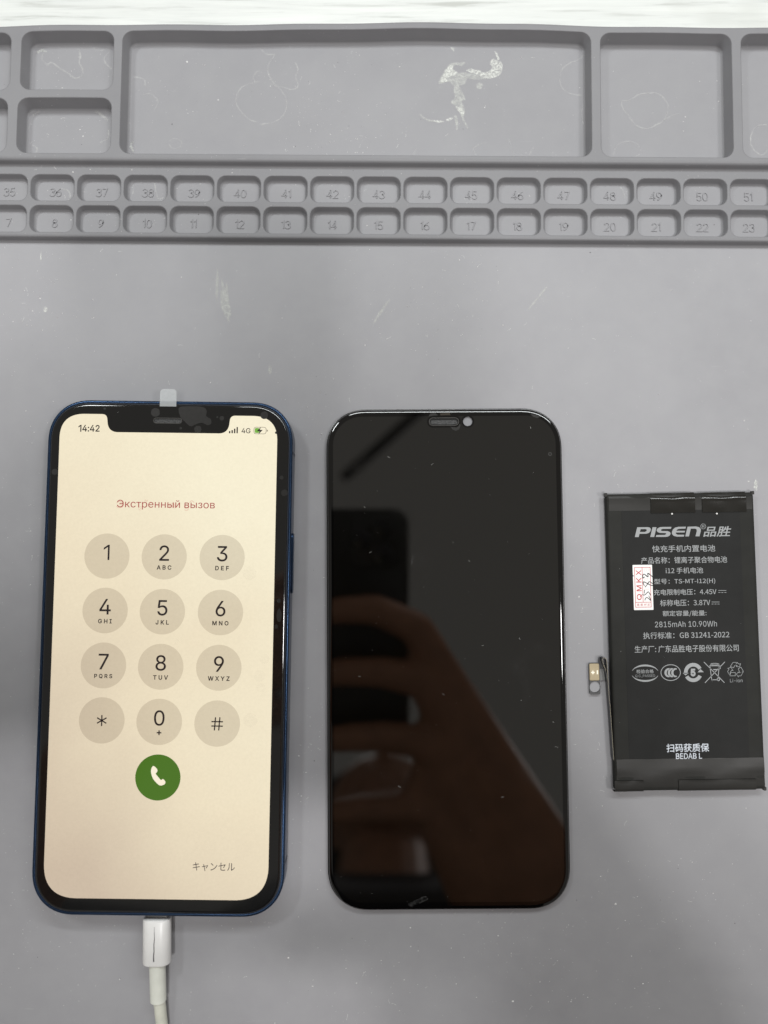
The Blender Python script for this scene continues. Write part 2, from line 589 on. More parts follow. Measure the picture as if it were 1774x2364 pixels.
def fit(v, cx, cy, w=None, h=None, rot=0.0):
    """scale lettering to w x h mm, centre it on (cx, cy), turn it"""
    xs = [p[0] for p in v]; ys = [p[1] for p in v]
    x0, x1, y0, y1 = min(xs), max(xs), min(ys), max(ys)
    sx = w / (x1 - x0) if w else None; sy = h / (y1 - y0) if h else None
    sx = sx or sy; sy = sy or sx
    c, s = math.cos(rot), math.sin(rot); out = []
    for p in v:
        x = (p[0] - (x0 + x1) / 2) * sx; y = (p[1] - (y0 + y1) / 2) * sy
        out.append((cx + x * c - y * s, cy + x * s + y * c, p[2]))
    return out


def lettering(name, body, fr, zm, box, z, mat, parent, font='sans', weight=0.0, spacing=1.0, shear=0.0, uniform=False):
    """lettering laid flat so that its ink covers the box read off a photo detail"""
    x0, y0, x1, y1 = box
    a = fr.loc(*zm(x0, (y0 + y1) / 2), z); b = fr.loc(*zm(x1, (y0 + y1) / 2), z)
    c = fr.loc(*zm((x0 + x1) / 2, y0), z); d = fr.loc(*zm((x0 + x1) / 2, y1), z)
    v, f = glyphs(body, font, weight, spacing, shear=shear)
    v = fit(v, (a[0] + b[0]) / 2, (c[1] + d[1]) / 2, abs(b[0] - a[0]), None if uniform else abs(c[1] - d[1]))
    return flat(name, v, f, z, mat, parent)


# =================================================================== TABLE
table = link('table', [(-400, -400, -2.2), (400, -400, -2.2), (400, 420, -2.2), (-400, 420, -2.2)], [(0, 1, 2, 3)], 'table')
table['kind'] = 'structure'

# =================================================================== MAT
FM = Frame(0, 0, -0.4)
mat = thing('silicone_repair_mat', 'grey silicone repair mat with moulded trays and numbered cells', 'mat', 0, 0, -0.4)
X0, X1 = -150.0, 150.0
ZT, ZS = 5.3, 2.7


def bend(v):
    """the free back edge of the soft mat sags into a shallow arc"""
    out = []
    for x, y, z in v:
        k = max(0.0, min(1.0, (y - 121) / 38)) ** 1.3
        dy = -0.000095 * (x - 25) ** 2 * k + k * (0.28 * math.sin(x * 0.055 + 0.6) + 0.12 * math.sin(x * 0.17))
        dz = -k * 0.25 * (0.5 - 0.5 * math.cos(x * 0.04)) if z > 1 else 0
        out.append((x, y + dy, z + dz))
    return out


xs = [X0 + (X1 - X0) * i / 120 for i in range(121)]
m = MB()
m.add([(X0, -210, 0), (X1, -210, 0), (X1, 94.2, 0), (X0, 94.2, 0)], [(0, 1, 2, 3)])
for a, b in (((X0, -210), (X1, -210)), ((X0, 94.2), (X0, -210)), ((X1, -210), (X1, 94.2))):
    m.add([(a[0], a[1], 0), (b[0], b[1], 0), (b[0], b[1], -2.2), (a[0], a[1], -2.2)], [(0, 1, 2, 3)])
m.build('work_surface', 'silicone', mat)

# moulded tray bank along the back
POCKETS = [(-141.0, -113.9, 139.9, 158.9), (-141.5, -114.2, 119.7, 137.2), (-110.7, -82.85, 139.9, 158.9), (-111.15, -83.0, 119.7, 137.2),
           (-80.2, 61.5, 119.7, 158.9), (64.4, 104.0, 119.7, 158.9), (106.9, 146.5, 119.7, 158.9)]


floors = []


def pocket(mb, x0, x1, y0, y1, r, zt, zf, n=8, seg=6):
    d = zt - zf
    prof = [(-0.28, zt), (-0.10, zt - 0.05), (0.0, zt - 0.22), (0.10 + 0.07 * d, zf + 0.55), (0.28 + 0.08 * d, zf + 0.18), (0.75 + 0.08 * d, zf)]
    loops = []
    for ins, z in prof:
        lp = rect(x0, x1, y0, y1, r, ins, n)
        # extra points along the long sides so that the rim can bend with the mat
        full = []
        for i, p in enumerate(lp):
            q = lp[(i + 1) % len(lp)]
            full.append(p)
            if i % (n + 1) == n:
                for k in range(1, seg):
                    full.append((p[0] + (q[0] - p[0]) * k / seg, p[1] + (q[1] - p[1]) * k / seg))
        loops.append([(x, y, z) for x, y in full])
    mb.loft(loops, bottom=False, top=False)
    floors.append(loops[-1])
    return [p[:2] for p in loops[0]]


m = MB(); holes = []
for x0, x1, y0, y1 in POCKETS:
    holes.append(pocket(m, x0, x1, y0, y1, 3.1, ZT, 0.0, 8, 24 if x1 - x0 > 100 else 8))
outer = [(x, 118.7) for x in xs] + [(x, 160.4) for x in reversed(xs)]
m.plate(outer, holes, ZT)
m.sweep([(118.7, 5.3), (118.3, 5.26), (117.95, 5.12), (117.65, 4.85), (117.45, 4.45), (117.32, 3.4), (117.2, 3.0), (117.0, 2.8), (116.7, 2.715), (116.4, 2.7)], xs)
m.sweep([(160.4, 5.3), (160.75, 5.2), (161.0, 4.95), (161.1, 4.6), (161.3, -2.2)], xs)
for x in (X0, X1):
    m.add([(x, 116.4, 2.7), (x, 118.7, 5.3), (x, 160.4, 5.3), (x, 161.3, -2.2), (x, 116.4, -2.2)], [(0, 1, 2, 3, 4)])
m.v = bend(m.v)
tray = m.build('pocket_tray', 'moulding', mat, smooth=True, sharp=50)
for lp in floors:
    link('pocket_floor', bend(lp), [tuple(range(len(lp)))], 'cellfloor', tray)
floors.clear()

# strip of small numbered cells
m = MB(); holes = []
CELLS = []
for k in range(-2, 17):
    x0 = -107.66 + 14.11 * k
    for row, (y0, y1) in enumerate(((106.3, 114.3), (96.6, 104.75))):
        holes.append(pocket(m, x0, x0 + 13.1, y0, y1, 2.5, ZS, 0.15, 7, 2))
        CELLS.append((k, row, x0, y0, y1))
m.plate([(X0, 95.9), (X1, 95.9), (X1, 116.4), (X0, 116.4)], holes, ZS)
m.sweep([(95.9, 2.7), (95.55, 2.66), (95.3, 2.52), (95.14, 2.3), (95.05, 2.0), (94.97, 0.7), (94.88, 0.35), (94.7, 0.12), (94.5, 0.03), (94.2, 0.0)], xs)
for x in (X0, X1):
    m.add([(x, 94.2, 0), (x, 95.9, 2.7), (x, 116.4, 2.7), (x, 116.4, -2.2), (x, 94.2, -2.2)], [(0, 1, 2, 3, 4)])
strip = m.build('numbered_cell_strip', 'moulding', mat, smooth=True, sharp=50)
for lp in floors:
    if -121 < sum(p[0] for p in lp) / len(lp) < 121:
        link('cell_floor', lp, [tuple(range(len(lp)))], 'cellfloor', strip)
    else:
        m = MB().add(lp, [tuple(range(len(lp)))]).build('cell_floor', 'cellfloor', strip)
floors.clear()

for k, row, x0, y0, y1 in CELLS:
    num = (36 + k) if row == 0 else (8 + k)
    if not -1 <= k <= 15:
        continue
    h = 2.4; gap = 0.20; wid = sum(NUMERALS[d][1] for d in str(num)) + gap * (len(str(num)) - 1)
    ox = x0 + 6.55 - wid * h / 2; oy = (y0 + y1) / 2 - 0.35 - h / 2
    mb = MB()
    for d in str(num):
        strokes, w = NUMERALS[d]
        for pts, closed in strokes:
            p = [(ox + a * h, oy + b * h) for a, b in pts]
            v1, f1 = ribbon(p, 0.42, closed); v2, f2 = ribbon(p, 0.24, closed); n = len(v1)
            fs = list(f1) + [tuple(i + n for i in fc) for fc in f1]
            cnt = n // 2
            for i in range(cnt if closed else cnt - 1):
                a, b = 2 * i, 2 * ((i + 1) % cnt)
                fs += [(a, b, n + b, n + a), (a + 1, n + a + 1, n + b + 1, b + 1)]
            if not closed:
                fs += [(0, 1, n + 1, n), (n - 2, n - 1, 2 * n - 1, 2 * n - 2)]
            mb.add([(x, y, 0.10) for x, y in v1] + [(x, y, 0.40) for x, y in v2], fs)
        ox += (w + gap) * h
    mb.build('raised_number', 'cellfloor', strip, smooth=True, sharp=30)

# dried rings and smears left in the trays
TZ = 0.05


def ring_px(pts, w=0.22, closed=False, name='dried_ring', z=TZ, parent=tray, matn='ringm'):
    loc = [FM.loc(px, py, z) for px, py in pts]
    p = smooth_path(loc, 8, closed)
    q = []
    for i, (x, y) in enumerate(p):
        q.append((x + random.gauss(0, 0.06), y + random.gauss(0, 0.06)))
    ws = [w * 1.35 * random.uniform(0.5, 1.5) for _ in q]
    v, f = ribbon(q, ws, closed)
    return flat(name, v, f, z, matn, parent)


z1 = zoomer(0, 0, 2.7667); z2 = zoomer(600, 0, 2.7667); z3 = zoomer(1174, 0, 2.7667)


def zp(zm, pts):
    return [zm(*p) for p in pts]


ring_px(zp(z1, [(505, 315), (515, 360), (508, 400), (528, 440), (525, 480), (480, 500), (440, 470), (390, 440), (330, 400), (300, 412), (270, 375), (275, 345)]), 0.30)
ring_px(zp(z1, [(600, 305), (640, 325), (690, 310), (715, 320)]), 0.22)
ring_px(zp(z1, [(705, 330), (668, 370), (680, 410), (715, 438)]), 0.22)
ring_px(zp(z1, [(240, 335), (270, 322), (298, 330)]), 0.5, matn='residue2')
ring_px(zp(z1, [(255, 712), (215, 735), (205, 780), (180, 830), (178, 900), (235, 945), (232, 975)]), 0.26)
ring_px(zp(z1, [(615, 712), (650, 735), (690, 768)]), 0.5)
ring_px(zp(z1, [(695, 820), (690, 880), (640, 912)]), 0.25)
ring_px(zp(z1, [(845, 492), (890, 496), (925, 515), (928, 545)]), 0.2)
ring_px(zp(z1, [(918, 605), (960, 598), (1000, 625), (1010, 660), (985, 705)]), 0.16)
ring_px(zp(z1, [(1660, 520), (1580, 540), (1535, 570), (1508, 640), (1530, 700), (1590, 760), (1640, 780)]), 0.18)
ring_px(zp(z1, [(1640, 535), (1620, 500), (1640, 460), (1660, 455)]), 0.15)
ring_px(zp(z1, [(850, 905), (838, 930), (855, 970)]), 0.4, matn='residue2')
ring_px(zp(z1, [(1085, 900), (1120, 885), (1160, 905), (1145, 945), (1100, 945), (1082, 920)]), 0.12)
ring_px(zp(z2, [(100, 350), (55, 420), (60, 480), (100, 540), (160, 560), (205, 572), (245, 550), (230, 490), (245, 445), (228, 400)]), 0.18)
ring_px(zp(z2, [(10, 310), (40, 345), (100, 348)]), 0.18)
ring_px(zp(z2, [(70, 535), (130, 570), (170, 640), (160, 720), (100, 775), (0, 795)]), 0.16)
ring_px(zp(z2, [(1380, 985), (1365, 950), (1400, 925), (1440, 912)]), 0.16)
ring_px(zp(z2, [(1000, 935), (995, 965), (975, 990)]), 0.16)
ring_px(zp(z3, [(470, 300), (480, 350), (440, 385), (380, 410), (340, 450), (330, 520), (350, 570), (400, 600), (470, 610)]), 0.16)
ring_px(zp(z3, [(485, 665), (468, 720), (480, 790)]), 0.16)
ring_px(zp(z3, [(725, 650), (770, 640), (830, 605), (890, 595), (960, 600), (1010, 650), (1020, 700), (990, 770), (940, 800), (880, 822), (810, 795), (770, 740), (735, 700)]), 0.22, True)
ring_px(zp(z3, [(668, 990), (690, 935), (730, 908), (790, 905), (835, 935), (852, 975)]), 0.18)
ring_px(zp(z3, [(990, 770), (1040, 740), (1090, 725)]), 0.16)
ring_px(zp(z3, [(1650, 795), (1590, 805), (1555, 850), (1548, 910), (1570, 960), (1620, 990), (1655, 960)]), 0.22)
ring_px(zp(z3, [(5, 890), (20, 960), (45, 990)]), 0.16)
ring_px(zp(z3, [(135, 990), (160, 940)]), 0.16)
for zm, pts in ((z1, [(385, 1205), (430, 1215), (448, 1235), (450, 1262)]), (z1, [(852, 1165), (850, 1240)]),
                (z1, [(990, 1170), (1000, 1230), (1015, 1270), (1055, 1258)]), (z1, [(960, 1450), (1000, 1420)]),
                (z3, [(715, 1195), (735, 1225), (742, 1265)])):
    ring_px(zp(zm, pts), 0.2, False, 'dried_ring', 0.22, strip)

zr = zoomer(1000, 90, 8.3)


def smear(pts, matn, name='dried_smear', z=0.06, parent=tray):
    loc = [FM.loc(*zr(*p), z) for p in pts]
    p = smooth_path(loc, 6, True)
    p = [(x + random.gauss(0, 0.05), y + random.gauss(0, 0.05)) for x, y in p]
    return MB().poly(p).film(name, z, matn, parent)


smear([(640, 600), (720, 570), (800, 590), (900, 600), (960, 640), (1080, 610), (1130, 540), (1090, 460), (1150, 380), (1220, 410), (1310, 440), (1330, 540), (1300, 660), (1180, 740), (1000, 750), (860, 690), (700, 640)], 'residue')
smear([(480, 660), (600, 640), (720, 660), (860, 700), (1000, 760), (820, 780), (640, 750), (500, 720)], 'residue2', z=0.075)
smear([(140, 830), (180, 720), (250, 600), (310, 520), (390, 510), (385, 580), (480, 650), (400, 700), (290, 740), (260, 810)], 'residue', z=0.075)
smear([(110, 860), (200, 640), (310, 490), (470, 450), (620, 450), (540, 520), (440, 500), (380, 560), (480, 660), (640, 740), (600, 860), (420, 900), (300, 820)], 'residue2', z=0.045)
smear([(1180, 240), (1230, 270), (1275, 390), (1240, 400), (1200, 300)], 'residue', z=0.075)
smear([(420, 890), (490, 890), (560, 1010), (620, 1160), (560, 1190), (610, 1380), (590, 1480), (540, 1440), (450, 1290), (340, 1220), (420, 1120), (400, 980)], 'residue2')
smear([(520, 1420), (570, 1420), (600, 1540), (670, 1690), (640, 1700), (560, 1540)], 'residue2', z=0.075)
smear([(410, 1480), (450, 1480), (490, 1640), (450, 1750), (430, 1600)], 'residue2', z=0.075)
smear([(440, 1290), (520, 1320), (600, 1400), (560, 1440), (480, 1380)], 'residue', z=0.09)
smear([(10, 1560), (100, 1560), (210, 1580), (190, 1600), (80, 1600)], 'residue', z=0.075)
smear([(250, 1550), (320, 1510), (390, 1515), (330, 1560), (290, 1575)], 'residue', z=0.075)
smear([(-270, 1430), (-230, 1450), (-120, 1530), (10, 1560), (20, 1590), (-100, 1570), (-220, 1490)], 'residue2', z=0.045)
smear([(830, 870), (900, 840), (960, 880), (930, 950), (850, 950)], 'residue2', z=0.075)
smear([(340, 160), (400, 170), (400, 230), (360, 200)], 'residue', z=0.075)

# scuffs and dried drops on the open work surface
z4 = zoomer(0, 550, 2.3714)
surf = [o for o in mat.children if o.name.startswith('work_surface')][0]


def patch(zm, cx, cy, rx, ry, matn, rot=0.0, z=0.04):
    a = FM.loc(*zm(cx, cy), z); s = 0.131
    pts = []
    for i in range(26):
        t = 2 * math.pi * i / 26; k = random.uniform(0.7, 1.15)
        x, y = rx * k * math.cos(t), ry * k * math.sin(t)
        pts.append((a[0] + x * math.cos(rot) - y * math.sin(rot), a[1] + x * math.sin(rot) + y * math.cos(rot)))
    return MB().poly(pts).film('dried_smear', z, matn, surf)


patch(z4, 1190, 260, 0.45, 5.0, 'residue2')
patch(z4, 1235, 350, 1.6, 6.5, 'residue2', 0.12, 0.05)
patch(z4, 250, 390, 0.7, 0.9, 'residue')
patch(z4, 225, 100, 0.22, 1.6, 'residue')
patch(z4, 1480, 720, 0.6, 1.6, 'residue2')
patch(zoomer(1340, 1110, 3.825), 1550, 40, 0.6, 1.7, 'residue')
patch(zoomer(0, 0, 1), 1240, 690, 5, 0.35, 'residue2', 0.9)
patch(zoomer(0, 0, 1), 880, 720, 5, 0.5, 'residue2', 1.0)

# =================================================================== BLUE PHONE
PC = Frame(-63.0, -28.3, -0.72)
phone = thing('blue_phone', 'blue-edged phone showing an emergency call keypad, plugged into white cable', 'phone', PC.cx, PC.cy, -0.72)
PW, PH, PT, PR = 71.3, 146.4, 7.5, 12.2


def rrz(w, h, r, ins, z, n=14, e=2.2):
    return [(x, y, z) for x, y in rr(w - 2 * ins, h - 2 * ins, r - ins, n, 0, 0, e)]


m = MB().loft([rrz(PW, PH, PR, i, z) for i, z in ((0.9, 0.0), (0.35, 0.12), (0.05, 0.5), (0.0, 0.9), (0.0, 6.55), (0.06, 6.9), (0.25, 7.15), (0.55, 7.24), (0.82, 7.2), (0.84, 6.6))])
frame = m.build('frame', 'blue', phone, smooth=True, sharp=40)
m = MB().loft([rrz(PW, PH, PR, i, z) for i, z in ((0.85, 6.3), (0.85, 7.0), (1.12, 7.05))], bottom=False, top=False)
m.build('seal', 'darkblue', phone, smooth=True)
ZG = 7.62
zq5 = zoomer(80, 880, 2.677); zq6 = zoomer(60, 1200, 2.594); zq7 = zoomer(60, 1780, 2.594)


def ploc(zm, a, b, z=ZG):
    return PC.loc(*zm(a, b), z)


# glass with its earpiece slit
e0 = ploc(zq5, 737, 243); e1 = ploc(zq5, 910, 245)
ecx, ecy = (e0[0] + e1[0]) / 2, (e0[1] + e1[1]) / 2
slit = rr(e1[0] - e0[0], 1.5, 0.74, 8, ecx, ecy)
m = MB().loft([rrz(PW, PH, PR, i, z) for i, z in ((1.15, 6.6), (1.15, 7.30), (1.25, 7.46), (1.45, 7.57), (1.75, ZG))], bottom=True, top=False)
m.plate([p[:2] for p in rrz(PW, PH, PR, 1.75, 0)], [slit], ZG)
m.loft([[(x, y, z) for x, y in slit] for z in (ZG - 0.5, ZG)], bottom=False, top=False)
glass = m.build('front_glass', 'glass', phone, smooth=True, sharp=30)
m = MB().plate(rr(e1[0] - e0[0] - 0.05, 1.45, 0.7, 8, ecx, ecy), (), ZG - 0.35)
m.build('earpiece_mesh', 'slot', glass)
m = MB().stroke(rr(e1[0] - e0[0], 1.5, 0.74, 8, ecx, ecy), 0.16, True)
m.film('earpiece_rim', ZG + 0.02, 'slotrim', glass)

# power button on the right flank
b0 = ploc(zq6, 1590, 80, 4.0); b1 = ploc(zq6, 1580, 440, 4.0)
m = MB().loft([[(PW / 2 + dx, y * 1.0, z) for y, z in rr(b0[1] - b1[1] - 2 * i, 3.0 - 2 * i, 1.45 - i, 6, (b0[1] + b1[1]) / 2, 3.9)] for dx, i in ((-0.3, 0), (0.42, 0), (0.55, 0.2))])
m.build('side_button', 'blue', phone, smooth=True)
# antenna bands
for yy in (58.5, -58.5):
    for sx in (-1, 1):
        MB().box(sx * PW / 2 - 0.01 - (0.02 if sx < 0 else 0), sx * PW / 2 + 0.01 + (0.02 if sx > 0 else 0), yy - 0.5, yy + 0.5, 0.9, 6.5).build('antenna_band', 'darkblue', frame)

# lit page with the notch cut out
ZP = ZG + 0.015


def pp(zm, a, b, r):
    x, y = ploc(zm, a, b, ZP); return (x, y, r)


tl = ploc(zq5, 155, 420); tr = ploc(zq5, 1504, 420); tt = ploc(zq5, 400, 203); tb = ploc(zq7, 800, 768)
bl = ploc(zq7, 107, 560); br = ploc(zq7, 1449, 560)
xl = (tl[0] + bl[0]) / 2; xr = (tr[0] + br[0]) / 2
n0 = ploc(zq5, 452, 240); n1 = ploc(zq5, 1206, 240); nb = ploc(zq5, 820, 319)
page_out = fillet([(xl, tt[1], 9.0), (n0[0] - 0.25, tt[1], 1.5), (n0[0] + 0.35, nb[1], 3.2), (n1[0] - 0.35, nb[1], 3.2), (n1[0] + 0.25, tt[1], 1.5),
                   (xr, tt[1], 9.0), (xr, tb[1], 9.0), (xl, tb[1], 9.0)][::-1], 12)
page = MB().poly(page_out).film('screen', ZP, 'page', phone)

KZ, IZ = ZP + 0.015, ZP + 0.03


def one_digit(mb, cx, cy, h, w):
    """plain figure one without a foot"""
    x = cx + 0.30 * h / 2
    mb.poly([(x, cy - h / 2), (x + w, cy - h / 2), (x + w, cy + h / 2), (x + 0.15 * w, cy + h / 2), (x - 0.27 * h, cy + h * 0.30), (x - 0.27 * h, cy + h * 0.30 - w * 1.15), (x, cy + h / 2 - w * 1.25)])
    return mb


KEYS = [('1', '', 486, 217), ('2', 'ABC', 829, 222), ('3', 'DEF', 1176, 226), ('4', 'GHI', 475, 543), ('5', 'JKL', 818, 550), ('6', 'MNO', 1166, 555),
        ('7', 'PQRS', 465, 872), ('8', 'TUV', 808, 880), ('9', 'WXYZ', 1156, 886), ('*', '', 455, 1201), ('0', '+', 799, 1210), ('#', '', 1146, 1220)]
kr = 6.5
for d, sub, a, b in KEYS:
    cx, cy = ploc(zq6, a, b, KZ)
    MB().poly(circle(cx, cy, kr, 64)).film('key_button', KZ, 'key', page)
    if d == '*':
        mm = MB()
        for q in range(3):
            an = math.radians(90 + 60 * q)
            mm.stroke([(cx - 1.55 * math.cos(an), cy - 0.05 - 1.55 * math.sin(an)), (cx + 1.55 * math.cos(an), cy - 0.05 + 1.55 * math.sin(an))], 0.36)
        mm.film('key_digit', IZ, 'ink', page); continue
    if d == '#':
        mm = MB(); h = 1.85; w = 1.65
        for s in (-0.62, 0.62):
            mm.stroke([(cx + s - 0.13, cy - h - 0.1), (cx + s + 0.13, cy + h - 0.1)], 0.34)
            mm.stroke([(cx - w, cy + s - 0.1), (cx + w, cy + s - 0.1)], 0.34)
        mm.film('key_digit', IZ, 'ink', page); continue
    if d == '1':
        one_digit(MB(), cx - 0.45, cy + 1.05, 4.4, 0.52).film('key_digit', IZ, 'ink', page); continue
    v, f = glyphs(d, 'sans', 0.004)
    hh = 4.45 * (0.98 if d == '0' else 1)
    v = fit(v, cx + (0.0 if d != '1' else -0.15), cy + (1.08 if d not in '1' else 1.0), None, hh)
    flat('key_digit', v, f, IZ, 'ink', page)
    if sub:
        v, f = glyphs(sub, 'sans', 0.022, 1.0 if sub == '+' else 1.42)
        v = fit(v, cx + 0.05, cy - 3.05, None, 1.28 if sub != '+' else 1.35)
        flat('key_letters', v, f, IZ, 'ink', page)

cx, cy = ploc(zq6, 791, 1543, KZ)
MB().poly(circle(cx, cy, 6.42, 64)).film('call_button', KZ, 'green', page)
HS = [(750, 8), (752, -14), (762, -30), (775, -24), (788, -8), (786, 6), (778, 16), (790, 32), (800, 44), (810, 54), (822, 48), (836, 64), (832, 78), (815, 86), (798, 84), (778, 66), (760, 42)]
hp = [ploc(zoomer(60, 1780, 2.594), a, b + 0, IZ) for a, b in HS]
MB().poly(smooth_path(hp, 5, True)).film('handset_icon', IZ, 'cream', page)

lettering('clock_text', '4:42', PC, zq5, (296, 270, 403, 312), IZ, 'ink', page, weight=0.014)
ck = ploc(zq5, 276, 291, IZ)
one_digit(MB(), ck[0] + 0.05, ck[1], 2.02, 0.33).film('clock_text', IZ, 'ink', page)
lettering('title_text', 'Экстренный вызов', PC, zq5, (510, 735, 1115, 795), IZ, 'red', page)
lettering('network_text', '4G', PC, zq5, (1280, 290, 1335, 322), IZ, 'ink', page, weight=0.008)
lettering('cancel_text', 'キャンセル', PC, zq7, (1000, 548, 1252, 600), IZ, 'ink2', page, 'cjk')
# pale trace of the previous title fading out
for bx, ch in (((506, 742, 552, 784), 'Э'), ((640, 772, 660, 800), 'ş'), ((680, 732, 700, 744), '~'), ((835, 752, 865, 786), 'n'), ((955, 738, 990, 750), '^'), ((925, 760, 952, 800), 'g')):
    lettering('fading_letter', ch, PC, zq5, bx, IZ - 0.008, 'pink', page, weight=-0.01)
mm = MB()
for i, hgt in enumerate((14, 20, 29, 39)):
    a = 1202 + i * 15.5
    p0 = ploc(zq5, a, 322, IZ); p1 = ploc(zq5, a + 9, 322 - hgt, IZ)
    mm.poly(rect(p0[0], p1[0], p0[1], p1[1], 0.12, 0, 3))
mm.film('signal_bars', IZ, 'ink', page)
q0 = ploc(zq5, 1356, 325, IZ); q1 = ploc(zq5, 1432, 285, IZ)
MB().stroke(rect(q0[0], q1[0], q0[1], q1[1], 0.6, 0, 6), 0.14, True).film('charge_outline', IZ, 'grey', page)
MB().poly(rect(q0[0] + 0.25, q0[0] + 1.55, q0[1] + 0.25, q1[1] - 0.25, 0.35, 0, 5)).film('charge_level', IZ, 'lime', page)
MB().poly([ploc(zq5, *p, IZ) for p in ((1436, 298), (1442, 303), (1442, 309), (1436, 313))]).film('charge_nub', IZ, 'grey', page)
MB().poly([ploc(zq5, *p, IZ + 0.01) for p in ((1400, 283), (1374, 309), (1391, 309), (1384, 329), (1411, 301), (1393, 301))][::-1]).film('charge_bolt', IZ + 0.01, 'ink', page)

# air trapped under the protective film, and the film's pull tab
BZ = ZP + 0.045


def bubble(zm, a, b, r, matn='bubble', host=glass, fr=PC, z=BZ, ry=None):
    x, y = fr.loc(*zm(a, b), z)
    pts = [(x + r * math.cos(t) * random.uniform(0.95, 1.05), y + (ry or r) * math.sin(t) * random.uniform(0.95, 1.05)) for t in [2 * math.pi * i / 22 for i in range(22)]]
    return MB().poly(smooth_path(pts, 3, True)).film('air_bubble', z, matn, host)


for a, b, r in ((748, 193, 1.28), (1010, 297, 1.05), (1158, 229, 0.66), (1420, 210, 1.12), (125, 560, 0.9), (1527, 596, 0.58), (1545, 690, 0.95), (434, 170, 0.35), (904, 291, 0.36), (1130, 222, 0.28), (1494, 318, 0.35)):
    bubble(zq5, a, b, r)
blob = [ploc(zq5, *p, BZ) for p in ((893, 165), (950, 155), (1040, 160), (1065, 185), (1062, 215), (1090, 235), (1092, 262), (1070, 272), (1040, 258), (1010, 262), (965, 278), (930, 250), (902, 220))]
MB().poly(smooth_path(blob, 5, True)).film('air_bubble', BZ, 'bubble', glass)
for a, b, r, ry in ((1515, 485, 0.55, 0.6), (1517, 572, 0.75, 1.9), (1500, 640, 0.5, 0.6)):
    bubble(zq6, a, b, r, ry=ry)
for a, b, r in ((915, 733, 1.2), (1430, 832, 1.4), (1345, 1200, 2.0), (1400, 935, 1.6), (1340, 320, 2.0), (1410, 1005, 1.3)):
    bubble(zq6, a, b, r, 'bubble2', page)
t0 = ploc(zq5, 776, 150, 7.5); t1 = ploc(zq5, 881, 50, 7.5)
yt = t1[1]; yb = t0[1] - 0.3
tabv = []
for i in range(9):
    s = i / 8; y = yb + (yt - yb) * s
    tabv.append((y, 7.72 + 0.10 * math.sin(s * 3.0)))
m = MB(); half = (t1[0] - t0[0]) / 2; cx = (t0[0] + t1[0]) / 2
pts = fillet([(cx - half, yb, 0), (cx + half, yb, 0), (cx + half, yt, 1.2), (cx - half, yt, 1.2)], 6)
m.loft([[(x, y, z) for x, y in pts] for z in (7.70, 7.76)])
m.build('pull_tab', 'tab', glass)

# =================================================================== CHARGING CABLE
def world_px(px, py, z):
    return at(px, py, z)


c_top = zq7(786, 880); c_bot = zq7(786, 1145)
A = world_px(*c_top, 4.2); B = world_px(*c_bot, 3.9)
axis = math.atan2(B[1] - A[1], B[0] - A[0]) + math.pi / 2
CF = Frame(A[0], A[1], math.degrees(axis))
cable = thing('charging_cable', 'white charging cable plugged into the bottom of the blue phone', 'cable', A[0], A[1], math.degrees(axis))
hl = math.hypot(B[0] - A[0], B[1] - A[1])


def tube(sections):
    """sections: (x, y, z, half width, half height, roundness) -> closed loft"""
    loops = []
    for i, (x, y, z, w, h, r) in enumerate(sections):
        a = sections[max(0, i - 1)]; b = sections[min(len(sections) - 1, i + 1)]
        d = Vector((b[0] - a[0], b[1] - a[1], b[2] - a[2])).normalized()
        side = d.cross(Vector((0, 0, 1))).normalized(); up = side.cross(d)
        loops.append([tuple(Vector((x, y, z)) + side * p + up * q) for p, q in rr(2 * w, 2 * h, r, 8)])
    return MB().loft(loops)


hw = 3.95
tube([(0, 3.0, 4.0, 3.3, 0.75, 0.7), (0, -0.2, 4.0, 3.3, 0.75, 0.7)]).build('plug_tip', 'slotrim', cable, smooth=True)
housing = tube([(0, 0.25, 4.0, hw - 0.5, 2.0, 1.9), (0, 0.0, 4.0, hw - 0.1, 2.35, 2.2), (0, -0.35, 4.0, hw, 2.5, 2.4), (0, -hl * 0.5, 3.95, hw, 2.55, 2.45), (0, -hl + 0.35, 3.9, hw + 0.02, 2.6, 2.5),
                (0, -hl, 3.9, hw - 0.12, 2.48, 2.4), (0, -hl - 0.12, 3.9, hw - 0.4, 2.2, 2.1)]).build('connector_housing', 'white', cable, smooth=True)
# split running down the housing
cr = [CF.loc(*zq7(a, b), 6.4) for a, b in ((771, 932), (770, 970), (772, 1000), (768, 1040), (769, 1080), (766, 1110), (767, 1141))]
zc = lambda x: 3.95 + 2.62 - (0.0 if abs(x) < 1.5 else (abs(x) - 1.5) ** 2 * 0.2)
v, f = ribbon(cr, [0.06, 0.10, 0.14, 0.20, 0.22, 0.26, 0.32])
link('crack', [(x, y, zc(x) + 0.02) for x, y in v], f, 'crack', housing)


def cl(a, b, z):
    x, y = CF.loc(*zq7(a, b), z); return x, y, z


